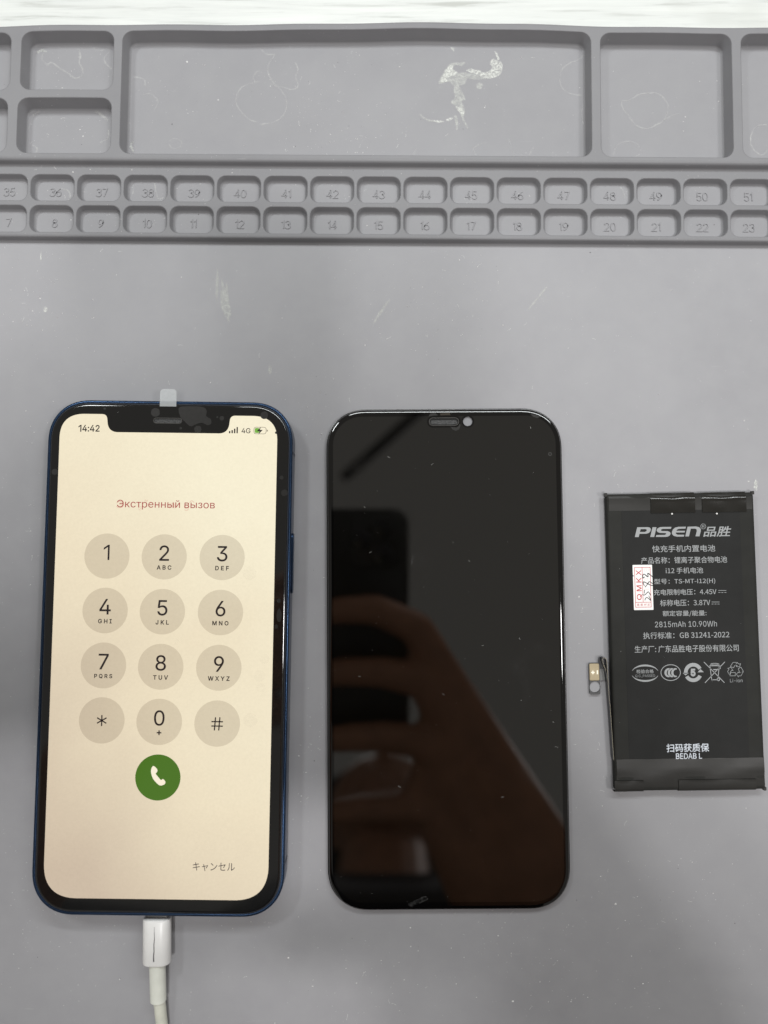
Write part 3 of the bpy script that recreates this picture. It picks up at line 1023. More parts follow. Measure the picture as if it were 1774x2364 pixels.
s0 = cl(787, 1140, 3.8); s1 = cl(791, 1260, 3.4); s2 = cl(794, 1372, 2.9)
tube([s0 + (2.28, 2.1, 2.05), tuple((s0[i] + s1[i]) / 2 for i in range(3)) + (2.28, 2.1, 2.05), s1 + (2.28, 2.1, 2.05), tuple((s1[i] + s2[i]) / 2 for i in range(3)) + (2.27, 2.1, 2.05), s2 + (2.25, 2.1, 2.05),
      tuple(s2[i] + (s2[i] - s1[i]) * 0.02 for i in range(3)) + (2.0, 1.9, 1.85)]).build('strain_relief', 'white2', cable, smooth=True)
cpts = [cl(793, 1360, 2.95), cl(803, 1400, 2.7), cl(808, 1450, 2.4), cl(815, 1515, 2.0), cl(823, 1620, 1.75), cl(826, 1760, 1.75), cl(815, 1950, 1.75)]
tube([p + (1.68, 1.68, 1.67) for p in smooth_path(cpts, 6)]).build('cord', 'white3', cable, smooth=True)

# =================================================================== DARK DISPLAY PANEL
DF = Frame(18.35, -29.25, 0.42)
panel = thing('display_panel', 'loose dark replacement display panel lying face up beside the lit phone', 'display panel', DF.cx, DF.cy, 0.42)
DW, DH, DR = 70.2, 145.8, 12.0
m = MB().loft([rrz(DW, DH, DR, i, z) for i, z in ((0.8, 0.02), (0.25, 0.12), (0.0, 0.4), (0.0, 1.25), (0.08, 1.45), (0.3, 1.52), (0.6, 1.5), (0.7, 1.2))])
m.build('bezel_frame', 'rim', panel, smooth=True, sharp=40)
ZD = 2.55
zd = zoomer(740, 900, 2.7667); ze = zoomer(940, 920, 8.3); zd2 = zoomer(740, 1400, 2.7667)
s0 = DF.loc(*ze(425, 443), ZD); s1 = DF.loc(*ze(992, 443), ZD)
scx, scy, sw = (s0[0] + s1[0]) / 2, (s0[1] + s1[1]) / 2, s1[0] - s0[0]
shh = 2.35
lc = DF.loc(*ze(1165, 438), ZD)
slot = rr(sw, shh, shh / 2 - 0.02, 9, scx, scy); lens_h = circle(lc[0], lc[1], 1.40, 40)
gl = ((0.42, 1.3), (0.38, 1.75), (0.42, 2.05), (0.60, 2.33), (0.95, 2.49), (1.5, ZD))
m = MB().loft([rrz(DW, DH, DR, i, z) for i, z in gl], bottom=True, top=False)
m.plate([p[:2] for p in rrz(DW, DH, DR, 1.5, 0)], [slot, lens_h], ZD)
for hp_ in (slot, lens_h):
    m.loft([[(x, y, z) for x, y in hp_] for z in (ZD - 0.9, ZD)], bottom=False, top=False)
cover = m.build('cover_glass', 'panel', panel, smooth=True, sharp=30)
# dark picture area behind the glass, a shade lighter than the border
ax0 = DF.loc(*zd(82, 600), ZD)[0]; ax1 = DF.loc(*zd(1508, 600), ZD)[0]
ay1 = DF.loc(*zd(800, 232), ZD)[1]; ay0 = DF.loc(*zd2(800, 1890), ZD)[1]
act = MB().plate(rr(ax1 - ax0, ay1 - ay0 + 3.0, 8.5, 12, (ax0 + ax1) / 2, (ay0 + ay1 + 3.0) / 2), [rr(sw + 1.2, shh + 1.2, shh / 2 + 0.5, 9, scx, scy), circle(lc[0], lc[1], 1.9, 32)])
act.film('picture_area', ZD + 0.012, 'active', panel)
MB().plate(rr(sw - 0.03, shh - 0.03, shh / 2 - 0.05, 9, scx, scy), (), ZD - 0.75).build('earpiece_recess', 'black', cover)
g0 = DF.loc(*ze(690, 460), ZD - 0.5)
MB().loft([[(x, y, z) for x, y in rr(sw - 1.0, 1.25, 0.55, 7, scx + 0.05, scy - 0.12)] for z in (ZD - 0.72, ZD - 0.45)]).build('earpiece_mesh', 'slot', cover)
mm = MB()
ring_o, ring_i = rr(sw + 0.32, shh + 0.32, shh / 2 + 0.14, 9, scx, scy), slot
mm.plate(rr(sw + 0.10, shh + 0.10, shh / 2 + 0.03, 9, scx, scy), [rr(sw - 0.24, shh - 0.24, shh / 2 - 0.14, 9, scx, scy)], 0)
mm.film('earpiece_rim', ZD + 0.03, 'slotrim', cover)
MB().plate(circle(lc[0], lc[1], 1.39, 36), (), ZD - 0.5).build('camera_window', 'lensgrey', cover)
# small ring mark near the right edge
rm = DF.loc(*zd(1467, 410), ZD)
MB().stroke(circle(rm[0], rm[1], 0.42, 24), 0.34, True).film('ring_mark', ZD + 0.03, 'bubble', cover)
for pts in ([(418, 350), (430, 310), (470, 282), (530, 275), (575, 300), (590, 325), (480, 330)], [(835, 545), (950, 555), (985, 530), (1018, 480), (1024, 525), (1000, 590), (935, 620), (870, 590)]):
    MB().poly([DF.loc(*ze(*p), ZD) for p in pts][::-1]).film('air_bubble', ZD + 0.03, 'bubble', cover)
MB().poly([DF.loc(*zd(*p), ZD) for p in ((1340, 155), (1375, 158), (1408, 172), (1385, 180), (1360, 172))][::-1]).film('air_bubble', ZD + 0.03, 'bubble', cover)
MB().poly([DF.loc(*ze(*p), ZD) for p in ((635, 285), (825, 275), (830, 320), (640, 322))][::-1]).film('sensor_window', ZD + 0.03, simple('sensor_tint', (0.045, 0.038, 0.03, 1), 0.2), cover)
sm = smooth_path([DF.loc(*zd2(*p), ZD) for p in ((560, 1900), (600, 1880), (640, 1860), (670, 1850), (688, 1868), (650, 1890), (610, 1905), (580, 1918))], 4, True)
MB().poly(sm).film('chip_mark', ZD + 0.03, stain('chip_film', (0.4, 0.4, 0.4, 1), 0.42, 0.70, 1400, 0.16), cover)

# =================================================================== BATTERY
BF = Frame(87.95, -24.85, 0.83)
bat = thing('phone_battery', 'black replacement phone battery with printed label and white seal sticker', 'battery', BF.cx, BF.cy, 0.83)
BW, BH, BT = 43.4, 85.9, 3.2
zb3 = zoomer(1340, 1110, 3.825); zb4 = zoomer(1340, 1480, 3.825); zbf = zoomer(1340, 1480, 11.857)
zst = zoomer(1450, 1295, 18.43); zlg = zoomer(1455, 1200, 6.7755); zic = zoomer(1450, 1515, 5.9286); ztp = zoomer(1390, 1110, 4.323)


def bl_(zm, a, b, z=BT):
    return BF.loc(*zm(a, b), z)


def brr(ins, z, seed=0):
    return [(x, y, z) for x, y in rr(BW - 2 * ins, BH - 2 * ins, 0.9, 4)]


m = MB().loft([brr(i, z) for i, z in ((0.7, 0.0), (0.15, 0.3), (0.0, 0.8), (0.0, 2.6), (0.12, 2.98), (0.45, BT), (1.2, BT + 0.02))])
pouch = m.build('pouch', 'pouch', bat, smooth=True, sharp=40)
# folded foil lugs at the corners
for sx, sy in ((-1, 1), (1, 1), (1, -1)):
    MB().box(sx * BW / 2 - 0.5, sx * BW / 2 + 0.35, sy * BH / 2 - 0.55, sy * BH / 2 + 0.5, 1.9, 2.9, 0.2).build('foil_lug', 'tapem', bat)
# printed label film in the middle, side wraps and end tapes
lx0 = bl_(zb3, 380, 800)[0]; lx1 = bl_(zb3, 1428, 800)[0]
ly1 = bl_(zb3, 800, 260)[1]; ly0 = bl_(zb4, 800, 1040)[1]
ZL = BT + 0.02
m = MB().box(lx0, lx1, ly0, ly1, ZL + 0.005, ZL + 0.05)
label = m.build('label_film', 'label', bat)
m = MB()
nx = 24
prof = [(ly0 + 0.05, 0.10), (ly0 - 0.25, 0.11), (ly0 - 2.2, 0.13), (ly0 - 4.0, 0.20), (ly0 - 5.2, 0.06), (-BH / 2 + 1.2, 0.05), (-BH / 2 + 0.2, -0.2), (-BH / 2 - 0.12, -0.7), (-BH / 2 - 0.15, -2.6)]
vs, fs = [], []
for i in range(nx + 1):
    x = -BW / 2 + 0.5 + (BW - 0.7) * i / nx
    for j, (y, dz) in enumerate(prof):
        wob = 0.10 * math.sin(i * 0.55 + j) * (1 if 2 <= j <= 4 else 0) + random.uniform(-0.015, 0.015) * (j > 0)
        vs.append((x, y + (0.05 * math.sin(i * 0.9) if j == 0 else 0), ZL + dz + wob * 0.9))
n = len(prof)
fs = [(i * n + j, i * n + j + 1, (i + 1) * n + j + 1, (i + 1) * n + j) for i in range(nx) for j in range(n - 1)]
m.add(vs, fs).build('bottom_wrap', 'tapem', bat, smooth=True, sharp=60)
prof = [(ly1 + 0.02, 0.07), (ly1 + 1.5, 0.09), (BH / 2 - 1.6, 0.10), (BH / 2 - 0.5, -0.02), (BH / 2 + 0.1, -0.45), (BH / 2 + 0.14, -2.6)]
vs = []
n = len(prof)
for i in range(nx + 1):
    x = -BW / 2 + 0.6 + (BW - 1.2) * i / nx
    for j, (y, dz) in enumerate(prof):
        vs.append((x, y, ZL + dz + (0.07 * math.sin(i * 0.7 + 1) if j in (2, 3) else 0)))
fs = [(i * n + j, i * n + j + 1, (i + 1) * n + j + 1, (i + 1) * n + j) for i in range(nx) for j in range(n - 1)]
MB().add(vs, fs).build('top_wrap', 'tapem', bat, smooth=True, sharp=60)


def tape(xa, xb, prof, lift=0.0, name='pull_tape', matn='tape', sag=0.0):
    """glossy pull tape: a thin strip folded over the battery's end"""
    nx = 14; n = len(prof); vs = []; th = 0.07
    for layer in (0, 1):
        for i in range(nx + 1):
            s = i / nx; x = xa + (xb - xa) * s
            for j, (y, z) in enumerate(prof):
                vs.append((x, y + sag * s * (1 if j > 0 else 0.6), ZL + z + lift * s * (j < 2) - layer * th + 0.025 * math.sin(s * 9 + j)))
    k = (nx + 1) * n; fs = []
    for i in range(nx):
        for j in range(n - 1):
            a = i * n + j
            fs.append((a, a + n, a + n + 1, a + 1)); fs.append((k + a, k + a + 1, k + a + n + 1, k + a + n))
        a = i * n
        fs.append((a, k + a, k + a + n, a + n)); a = i * n + n - 1
        fs.append((a, a + n, k + a + n, k + a))
    for j in range(n - 1):
        fs.append((j, j + 1, k + j + 1, k + j)); a = nx * n + j
        fs.append((a, k + a, k + a + 1, a + 1))
    return MB().add(vs, fs).build(name, matn, bat, smooth=True, sharp=50)


ta = bl_(ztp, 487, 325); tb_ = bl_(ztp, 930, 315); tf = bl_(ztp, 700, 176)
tc = bl_(ztp, 1000, 318); td = bl_(ztp, 1440, 305)
yt_ = BH / 2
for (p, q) in ((ta, tb_), (tc, td)):
    y0 = (p[1] + q[1]) / 2; yf = tf[1]
    tape(p[0], q[0], [(y0, 0.36), (y0 + 0.3, 0.34), (y0 + 1.6, 0.32), (yf - 1.2, 0.34), (yf - 0.5, 0.36), (yf - 0.15, 0.31), (yf + 0.15, 0.20), (yf + 0.6, 0.02), (yt_ + 0.18, -0.32), (yt_ + 0.3, -0.7), (yt_ + 0.32, -2.4)], 0.0,
         sag=0.12)
for zc_, a, b in ((zb3, 808, 292), (zb3, 1203, 290)):
    x, y = bl_(zc_, a, b)
    MB().loft([[(px, py, ZL + zz) for px, py in circle(x, y, r, 10)] for zz, r in ((0.05, 0.26), (0.25, 0.27), (0.4, 0.15))]).build('glue_dot', 'paper', bat, smooth=True)
ba = bl_(zb4, 303, 1230); bb = bl_(zb4, 557, 1230); bc = bl_(zb4, 866, 1220); bd = bl_(zb4, 1550, 1218)
for p, q in ((ba, bb), (bc, bd)):
    y0 = (p[1] + q[1]) / 2
    tape(p[0], q[0], [(y0, 0.42), (y0 - 0.15, 0.40), (y0 - 1.0, 0.34), (-BH / 2 + 0.7, 0.28), (-BH / 2 + 0.1, 0.10), (-BH / 2 - 0.25, -0.35), (-BH / 2 - 0.33, -0.9), (-BH / 2 - 0.33, -2.9)], 0.0, sag=0.0, matn='tapem')

# ---- print on the label
ZI = ZL + 0.075


def logo_pts(pts):
    return [BF.loc(*zlg(*p), ZI) for p in pts]


mm = MB()
# P
mm.plate(logo_pts([(75, 270), (112, 117), (275, 115), (310, 122), (327, 145), (318, 178), (295, 205), (255, 218), (148, 219), (135, 270)]), [logo_pts([(166, 146), (240, 145), (262, 155), (258, 176), (232, 190), (154, 190)])])
mm.plate(logo_pts([(316, 269), (352, 116), (414, 116), (378, 269)]))
mm.plate(logo_pts([(402, 268), (412, 238), (545, 236), (568, 222), (560, 208), (470, 205), (430, 192), (415, 165), (430, 135), (465, 116), (512, 112), (648, 111), (638, 141), (510, 142), (488, 152), (482, 166), (498, 175), (590, 177), (625, 192), (636, 215), (622, 245), (590, 263), (555, 268)]))
mm.plate(logo_pts([(875, 108), (866, 138), (770, 140), (738, 152), (724, 172), (862, 172), (854, 198), (716, 199), (716, 216), (740, 233), (850, 234), (842, 262), (735, 264), (685, 252), (656, 222), (655, 190), (672, 150), (705, 122), (755, 110)]))
mm.plate(logo_pts([(864, 260), (900, 108), (1030, 104), (1080, 115), (1108, 145), (1106, 180), (1086, 258), (1024, 258), (1044, 178), (1042, 152), (1022, 138), (950, 138), (922, 259)]))
mm.film('logo_lettering', ZI, 'print', label)
rc = BF.loc(*zlg(1145, 103), ZI)
MB().stroke(circle(rc[0], rc[1], 0.74, 30), 0.11, True).film('logo_mark', ZI, 'print', label)
lettering('logo_mark', 'R', BF, zlg, (1126, 84, 1166, 124), ZI, 'print', label)
lettering('logo_characters', '品胜', BF, zlg, (1142, 102, 1585, 264), ZI, 'print', label, 'cjk', 0.005, shear=0.22)

for body, bx in (('快充手机内置电池', (635, 568, 1192, 628)), ('产品名称：锂离子聚合物电池', (537, 670, 1297, 728)), ('i12 手机电池', (755, 765, 1085, 818)), ('型号：TS-MT-I12(H)', (652, 862, 1192, 915)),
                 ('充电限制电压：4.45V', (648, 955, 1203, 1008)), ('标称电压：3.87V', (705, 1048, 1148, 1105)), ('额定容量/能量:', (728, 1145, 1115, 1198)), ('执行标准：GB 31241-2022', (555, 1333, 1317, 1392))):
    lettering('printed_line', body, BF, zb3, bx, ZI, 'print', label, 'cjk', 0.002)
lettering('printed_line', '2815mAh 10.90Wh', BF, zb3, (660, 1240, 1207, 1290), ZI, 'print', label, 'sans', 0.0)
lettering('printed_line', '生产厂: 广东品胜电子股份有限公司', BF, zb4, (480, 35, 1400, 98), ZI, 'print', label, 'cjk', 0.002)
for y in (968, 1070):
    x0 = 1220 if y == 968 else 1160
    mm = MB(); mm.stroke([bl_(zb3, x0, y, ZI), bl_(zb3, x0 + 70, y, ZI)], 0.13)
    for q in range(3):
        mm.stroke([bl_(zb3, x0 + q * 26, y + 18, ZI), bl_(zb3, x0 + q * 26 + 18, y + 18, ZI)], 0.13)
    mm.film('direct_current_sign', ZI, 'print', label)


def ic(a, b):
    return BF.loc(*zic(a, b), ZI)


def ell(cx, cy, rx, ry, a0, a1, n=40):
    return [ic(cx + rx * math.cos(math.radians(a0 + (a1 - a0) * i / n)), cy + ry * math.sin(math.radians(a0 + (a1 - a0) * i / n))) for i in range(n + 1)]


mm = MB()
for a0, a1 in ((198, 342), (18, 162)):
    ws = [0.10 + 0.42 * math.sin(math.pi * i / 40) ** 1.5 for i in range(41)]
    mm.stroke(ell(236, 232, 186, 106, a0, a1), ws)
mm.film('inspection_oval', ZI, 'print', label)
lettering('inspection_text', '检验合格', BF, zic, (117, 180, 353, 234), ZI, 'print', label, 'cjk', 0.003)
lettering('inspection_text', 'Q.C.,PASSED', BF, zic, (102, 250, 372, 292), ZI, 'print2', label, 'sans')
mm = MB().stroke(ell(586, 224, 133, 108, 0, 360, 60)[:-1], 0.20, True)
for a in (0, 46, 92):
    arc = ell(562 + a, 225, 46, 52, 290, 70, 16)
    mm.stroke(arc, [0.30 + 0.35 * math.sin(math.pi * i / 16) for i in range(17)])
mm.film('compulsory_mark', ZI, 'print', label)
mm = MB().stroke(ell(895, 222, 103, 106, 172, 332, 30), 1.05).stroke(ell(895, 222, 103, 106, 25, 150, 30), 1.05)
mm.poly([ic(*p) for p in ((750, 228), (832, 228), (790, 262))][::-1]).poly([ic(*p) for p in ((955, 220), (1040, 218), (993, 175))][::-1])
mm.film('recycling_period_ring', ZI, 'print', label)
lettering('recycling_period_digit', '5', BF, zic, (858, 170, 926, 276), ZI, 'print', label, 'sans', 0.05)
mm = MB()
for seg in (((1040, 78), (1322, 362)), ((1328, 76), (1055, 364)), ((1122, 130), (1150, 335)), ((1250, 130), (1232, 318)), ((1115, 130), (1262, 130)), ((1150, 322), (1230, 322)), ((1128, 128), (1140, 108)), ((1250, 128), (1238, 108)), ((1152, 335), (1152, 318))):
    mm.stroke([ic(*seg[0]), ic(*seg[1])], 0.20)
mm.stroke(ell(1190, 108, 56, 11, 0, 360, 24)[:-1], 0.16, True)
mm.stroke(ell(1240, 315, 17, 20, 0, 360, 24)[:-1], 0.2, True)
mm.poly([ic(*p) for p in ((1170, 176), (1222, 176), (1222, 190), (1170, 190))][::-1])
mm.stroke([ic(1243, 148), ic(1266, 148), ic(1266, 170), ic(1243, 170)], 0.15, True)
mm.film('crossed_bin_sign', ZI, 'print', label)
mm = MB()
for pts in ([(1402, 140), (1440, 84), (1500, 84), (1480, 104), (1446, 158)], [(1470, 120), (1490, 84), (1525, 108), (1542, 102), (1530, 146), (1484, 140), (1496, 128)],
            [(1400, 268), (1365, 210), (1385, 176), (1366, 164), (1412, 152), (1440, 196), (1420, 190), (1400, 222)], [(1408, 222), (1470, 222), (1470, 268), (1400, 268)],
            [(1510, 170), (1548, 150), (1580, 206), (1560, 222), (1530, 220)], [(1485, 245), (1512, 215), (1512, 224), (1560, 222), (1578, 214), (1548, 268), (1512, 270), (1512, 286)]):
    mm.stroke([ic(*p) for p in pts], 0.12, True)
mm.film('recycling_sign', ZI, 'print', label)
lettering('recycling_text', 'Li-ion', BF, zic, (1398, 308, 1570, 356), ZI, 'print2', label, 'sans')
lettering('warranty_text', '扫码获质保', BF, zb4, (762, 905, 1138, 980), ZI, 'ink_white', label, 'cjk', 0.005)
lettering('warranty_text', 'BEDAB L', BF, zb4, (845, 990, 1075, 1040), ZI + 0.07, 'ink_white', label, 'sans', 0.012)

# ---- seal sticker
q = [bl_(zst, *p, ZI) for p in ((212, 165), (1035, 165), (1078, 2085), (245, 2085))]
sx0 = (q[0][0] + q[3][0]) / 2; sx1 = (q[1][0] + q[2][0]) / 2; sy1 = (q[0][1] + q[1][1]) / 2; sy0 = (q[2][1] + q[3][1]) / 2
ZK = ZI + 0.03
stk = MB().box(sx0, sx1, sy0, sy1, ZI - 0.01, ZK, 0.15).build('seal_sticker', 'paper', bat)
ZK += 0.025


def sk(a, b):
    """sticker detail -> local, with the sticker's own straight edges"""
    s = (b - 165) / (2085 - 165)
    l = 212 + (245 - 212) * s; r = 1035 + (1078 - 1035) * s
    return (sx0 + (a - l) / (r - l) * (sx1 - sx0), sy1 + (sy0 - sy1) * s)


mm = MB()
mm.stroke([sk(290, 275), sk(955, 275), sk(980, 1965), sk(320, 1965)], 0.15, True)
mm.stroke([sk(612, 285), sk(640, 1750)], 0.15); mm.stroke([sk(322, 1758), sk(972, 1758)], 0.15)
mm.film('red_frame', ZK, 'redp', stk)


def turned(body, a0, b0, a1, b1, matn, font, weight=0.0, name='red_text'):
    p0, p1 = sk(a0, b0), sk(a1, b1)
    v, f = glyphs(body, font, weight)
    v = fit(v, (p0[0] + p1[0]) / 2, (p0[1] + p1[1]) / 2, abs(p0[1] - p1[1]), abs(p1[0] - p0[0]), math.pi / 2)
    return flat(name, v, f, ZK, matn, stk)


for ch, a0, b0, a1, b1 in (('X', 350, 385, 575, 610), ('K', 355, 705, 580, 915), ('M', 365, 1035, 585, 1285), ('Q', 372, 1405, 600, 1660)):
    turned(ch, a0, b0, a1, b1, 'redp', 'sans', 0.008)
for ch, a0, b0, a1, b1 in (('日', 700, 330, 905, 440), ('月', 700, 745, 915, 850), ('年', 730, 1160, 915, 1275)):
    turned(ch, a0, b0, a1, b1, 'redq', 'cjk', -0.01)
for ch, a0 in (('撕', 378), ('毁', 528), ('无', 682), ('效', 822)):
    turned(ch, a0, 1805, a0 + 100, 1915, 'redp', 'cjk', 0.0)
for pts, w in (([(715, 680), (640, 725), (635, 620), (700, 565), (860, 680), (850, 530), (960, 600), (1060, 690)], 0.27),
               ([(700, 1060), (645, 905), (720, 905), (850, 975), (985, 1045), (1060, 1045)], 0.25), ([(1055, 975), (910, 885), (830, 1000), (725, 1115)], 0.22),
               ([(705, 1225), (690, 1390)], 0.17), ([(610, 1420), (690, 1455), (770, 1400), (870, 1320), (960, 1470)], 0.22), ([(715, 1680), (740, 1600), (800, 1555), (870, 1600), (965, 1680), (880, 1480)], 0.21)):
    p = [sk(*a) for a in pts]
    MB().stroke(smooth_path(p, 4), [w * random.uniform(0.75, 1.2) for _ in smooth_path(p, 4)]).film('pen_stroke', ZK + 0.02, 'pen', stk)
MB().poly([sk(213, 590), sk(268, 632), sk(222, 660)][::-1]).film('pen_stroke', ZK + 0.02, 'pen', stk)

# ---- flex lead and its connector
def fl(a, b, z):
    return BF.loc(*zbf(a, b), z)


lead = [BF.loc(*zb4(286, 1040), 1.6), fl(800, 1960, 1.6), fl(760, 1500, 1.6), fl(725, 1000, 1.6), fl(705, 620, 1.7), fl(685, 490, 1.8), fl(640, 445, 1.8), fl(592, 465, 1.8), fl(580, 520, 1.7), fl(605, 620, 1.6), fl(650, 740, 1.5), fl(690, 900, 1.4), fl(705, 1060, 1.3)]
lp = smooth_path(lead, 5)
v, f = ribbon(lp, 0.16)
vs = []
n = len(v)
zhi = lambda i: 2.75 - 0.9 * max(0, (i / n - 0.75)) * 4 * 0.5
top = [(x, y, zhi(i)) for i, (x, y) in enumerate(v)]; bot = [(x, y, 0.35) for x, y in v]
fs = list(f) + [tuple(i + n for i in fc) for fc in f]
for i in range(0, n - 2, 2):
    fs.append((i, i + 2, n + i + 2, n + i)); fs.append((i + 1, i + 3, n + i + 3, n + i + 1))
fs += [(0, 1, n + 1, n), (n - 2, n - 1, 2 * n - 1, 2 * n - 2)]
flexo = link('flex_lead', top + bot, fs, 'flex', bat, smooth=True, sharp=40)
v2, f2 = ribbon(lp[:-8], 0.05)
flat('copper_edge', v2, f2, 2.77, 'flexe', flexo)
# outer face of the fold, seen flat on the left of the loop
MB().loft([[(x, y, z) for x, y in fillet([fl(505, 440, 1) + (0.8,), fl(600, 430, 1) + (0.4,), fl(640, 745, 1) + (0.3,), fl(560, 760, 1) + (0.5,), fl(510, 640, 1) + (0.6,)], 4)] for z in (0.6, 0.8)]).build('flex_fold', 'flex', flexo)
# stub from the lead to the plate
MB().loft([[(x, y, z) for x, y in (fl(500, 760, 1), fl(500, 1075, 1), fl(690, 1070, 1), fl(650, 760, 1))] for z in (0.55, 0.7)]).build('flex_stub', 'cover', flexo)
p0 = fl(238, 608, 0.9); p1 = fl(556, 1462, 0.9); hc = fl(405, 1258, 0.9); hr = 1.60
base = MB(); ol = rect(p0[0], p1[0], p1[1], p0[1], 0.45, 0, 5)
hole = circle(hc[0], hc[1], hr, 36)
for z in (0.35, 0.9):
    base.plate(ol, [hole], z)
base.loft([[(x, y, z) for x, y in ol] for z in (0.35, 0.9)], False, False).loft([[(x, y, z) for x, y in hole] for z in (0.35, 0.9)], False, False)
plug = base.build('connector_plate', 'flex', bat)
MB().plate(circle(hc[0], hc[1], hr - 0.02, 36), (), 0.55).build('hole_film', 'lensgrey', plug)
g0 = fl(247, 617, 1.3); g1 = fl(533, 1082, 1.3)
gp = MB().loft([[(x, y, z) for x, y in rect(g0[0], g1[0], g1[1], g0[1], 0.4, i, 5)] for i, z in ((0, 0.9), (0, 1.2), (0.08, 1.3), (0.16, 1.32))]).build('contact_cover', 'gold', plug, smooth=True, sharp=50)
pc = fl(347, 858, 1.35)
mm = MB(); mm.plate([(pc[0] + x, pc[1] + y) for x, y in ((-.52, -.18), (-.18, -.18), (-.18, -.52), (.18, -.52), (.18, -.18), (.52, -.18), (.52, .18), (.18, .18), (.18, .52), (-.18, .52), (-.18, .18), (-.52, .18))])
pc = fl(470, 855, 1.35)
mm.plate([(pc[0] - .2, pc[1] - .6), (pc[0] + .2, pc[1] - .6), (pc[0] + .2, pc[1] + .6), (pc[0] - .2, pc[1] + .6)])
mm.film('polarity_marks', 1.345, 'goldl', plug)

# =================================================================== HAND AND PHONE MIRRORED IN THE DARK GLASS
held = thing('held_phone', 'black phone taking the picture, mirrored in the dark display panel', 'phone', -21.0, -45.0, 0, 256)
held.rotation_euler = (TILT, 0, 0)
HW, HH = 73.0, 149.0
m = MB().loft([[(x, y, z) for x, y in rr(HW - 2 * i, HH - 2 * i, 11 - i, 10, 0, 0, 2.2)] for i, z in ((0.8, 0), (0.1, 0.5), (0, 1.2), (0, 6.8), (0.6, 7.6))])
m.build('body', 'held', held, smooth=True)
lens_at = (21.0, 45.0)
m = MB().loft([[(x, y, z) for x, y in rr(34 - 2 * i, 36 - 2 * i, 8, 8, lens_at[0] - 3.5, lens_at[1] + 10)] for i, z in ((0, 0.2), (0, -1.6), (0.4, -1.9))])
mod = m.build('camera_island', 'held', held, smooth=True)
for dx, dy in ((0, 0), (0, 17), (-14, 9)):
    MB().loft([[(x, y, z) for x, y in circle(lens_at[0] + dx, lens_at[1] + dy, r, 28)] for r, z in ((6.4, -1.7), (6.4, -3.4), (5.8, -3.6))]).build('lens', 'lens', mod, smooth=True)


def limb(mb, chain):
    """tapered, round-ended chain of joints (x, y, z, r)"""
    for (p, q) in zip(chain[:-1], chain[1:]):
        A_, B_ = Vector(p[:3]), Vector(q[:3]); ra, rb = p[3], q[3]
        d = (B_ - A_).normalized(); sd = d.orthogonal().normalized(); up = d.cross(sd); loops = []
        for c0, r, a0, a1 in ((A_, ra, -80, 0), (B_, rb, 0, 80)):
            for k in range(6):
                t = math.radians(a0 + (a1 - a0) * k / 5)
                loops.append([tuple(c0 + d * r * math.sin(t) + (sd * math.cos(u) + up * math.sin(u)) * r * math.cos(t)) for u in [2 * math.pi * i / 16 for i in range(16)]])
        mb.loft(loops)


hb = MB()
WR = (74, -186, 258, 26)
mcps = [(38, -78, 247, 13.5), (39, -101, 246, 14), (35, -125, 246, 14), (27, -147, 247, 12.5)]
for q, w in zip(mcps, ((92, -176, 258, 23), (82, -182, 258, 25), (68, -190, 258, 25), (58, -198, 258, 23))):
    limb(hb, [q, ((q[0] + w[0]) / 2, (q[1] + w[1]) / 2, 253, 18), w, (112, -246, 282, 29)])
for q, q2 in zip(mcps[:-1], mcps[1:]):
    limb(hb, [q, q2])
    limb(hb, [(q[0] - 9, q[1] + 1, 245, 8.5), (q2[0] - 9, q2[1] + 1, 245, 8.5)])
limb(hb, [WR, (112, -246, 282, 30), (165, -320, 335, 36), (215, -392, 390, 40)])
limb(hb, [mcps[0], (20, -44, 242, 10.2), (-4, -33, 242, 9.3), (-24, -33, 243, 8.6), (-42, -36, 245, 7.4)])
limb(hb, [mcps[1], (24, -76, 241, 10.4), (0, -70, 241, 9.6), (-22, -70, 242, 8.8), (-46, -72, 245, 7.4)])
limb(hb, [mcps[2], (24, -111, 241, 10.2), (0, -108, 241, 9.4), (-20, -109, 242, 8.6), (-44, -111, 245, 7.2)])
limb(hb, [mcps[3], (20, -150, 242, 9.4), (2, -150, 242, 8.6), (-14, -151, 243, 7.8), (-34, -154, 245, 6.8)])
limb(hb, [(66, -160, 266, 17), (54, -118, 274, 14), (36, -90, 279, 11.5), (16, -69, 280, 9.8), (-2, -53, 277, 7.8)])
WR = (-132, -84, 266, 23)
mcps = [(-82, -34, 252, 12.5), (-87, -54, 251, 13), (-89, -75, 251, 13), (-88, -96, 252, 12)]
for q in mcps:
    limb(hb, [q, ((q[0] + WR[0]) / 2, (q[1] + WR[1]) / 2, 258, 17), WR])
for q, q2 in zip(mcps[:-1], mcps[1:]):
    limb(hb, [q, q2])
limb(hb, [WR, (-180, -125, 278, 29), (-240, -205, 310, 36), (-300, -285, 345, 40)])
for q, r in zip(mcps, (9.6, 9.8, 9.6, 8.8)):
    limb(hb, [q, (-71, q[1] + 2, 244, r), (-60, q[1] + 4, 244, r - 1), (-50, q[1] + 5, 246, r - 2)])
limb(hb, [(-112, -66, 272, 15), (-88, -36, 276, 12), (-66, -22, 278, 10), (-50, -14, 276, 8)])
TORSO = [[(215, -392, 390, 40), (172, -425, 580, 52)], [(-300, -285, 345, 40), (-175, -425, 580, 52)],
         [(172, -425, 580, 52), (70, -410, 590, 70), (-70, -410, 590, 70), (-175, -425, 580, 52)],
         [(80, -410, 580, 80), (60, -385, 430, 100), (60, -440, 200, 100)], [(-80, -410, 580, 80), (-60, -385, 430, 100), (-60, -440, 200, 100)],
         [(-60, -385, 430, 100), (60, -385, 430, 100)]]
for c in TORSO:
    limb(hb, c)
limb(hb, [(0, -405, 620, 58), (0, -370, 720, 54)])
limb(hb, [(0, -350, 800, 84), (0, -318, 760, 68), (0, -296, 726, 44)])
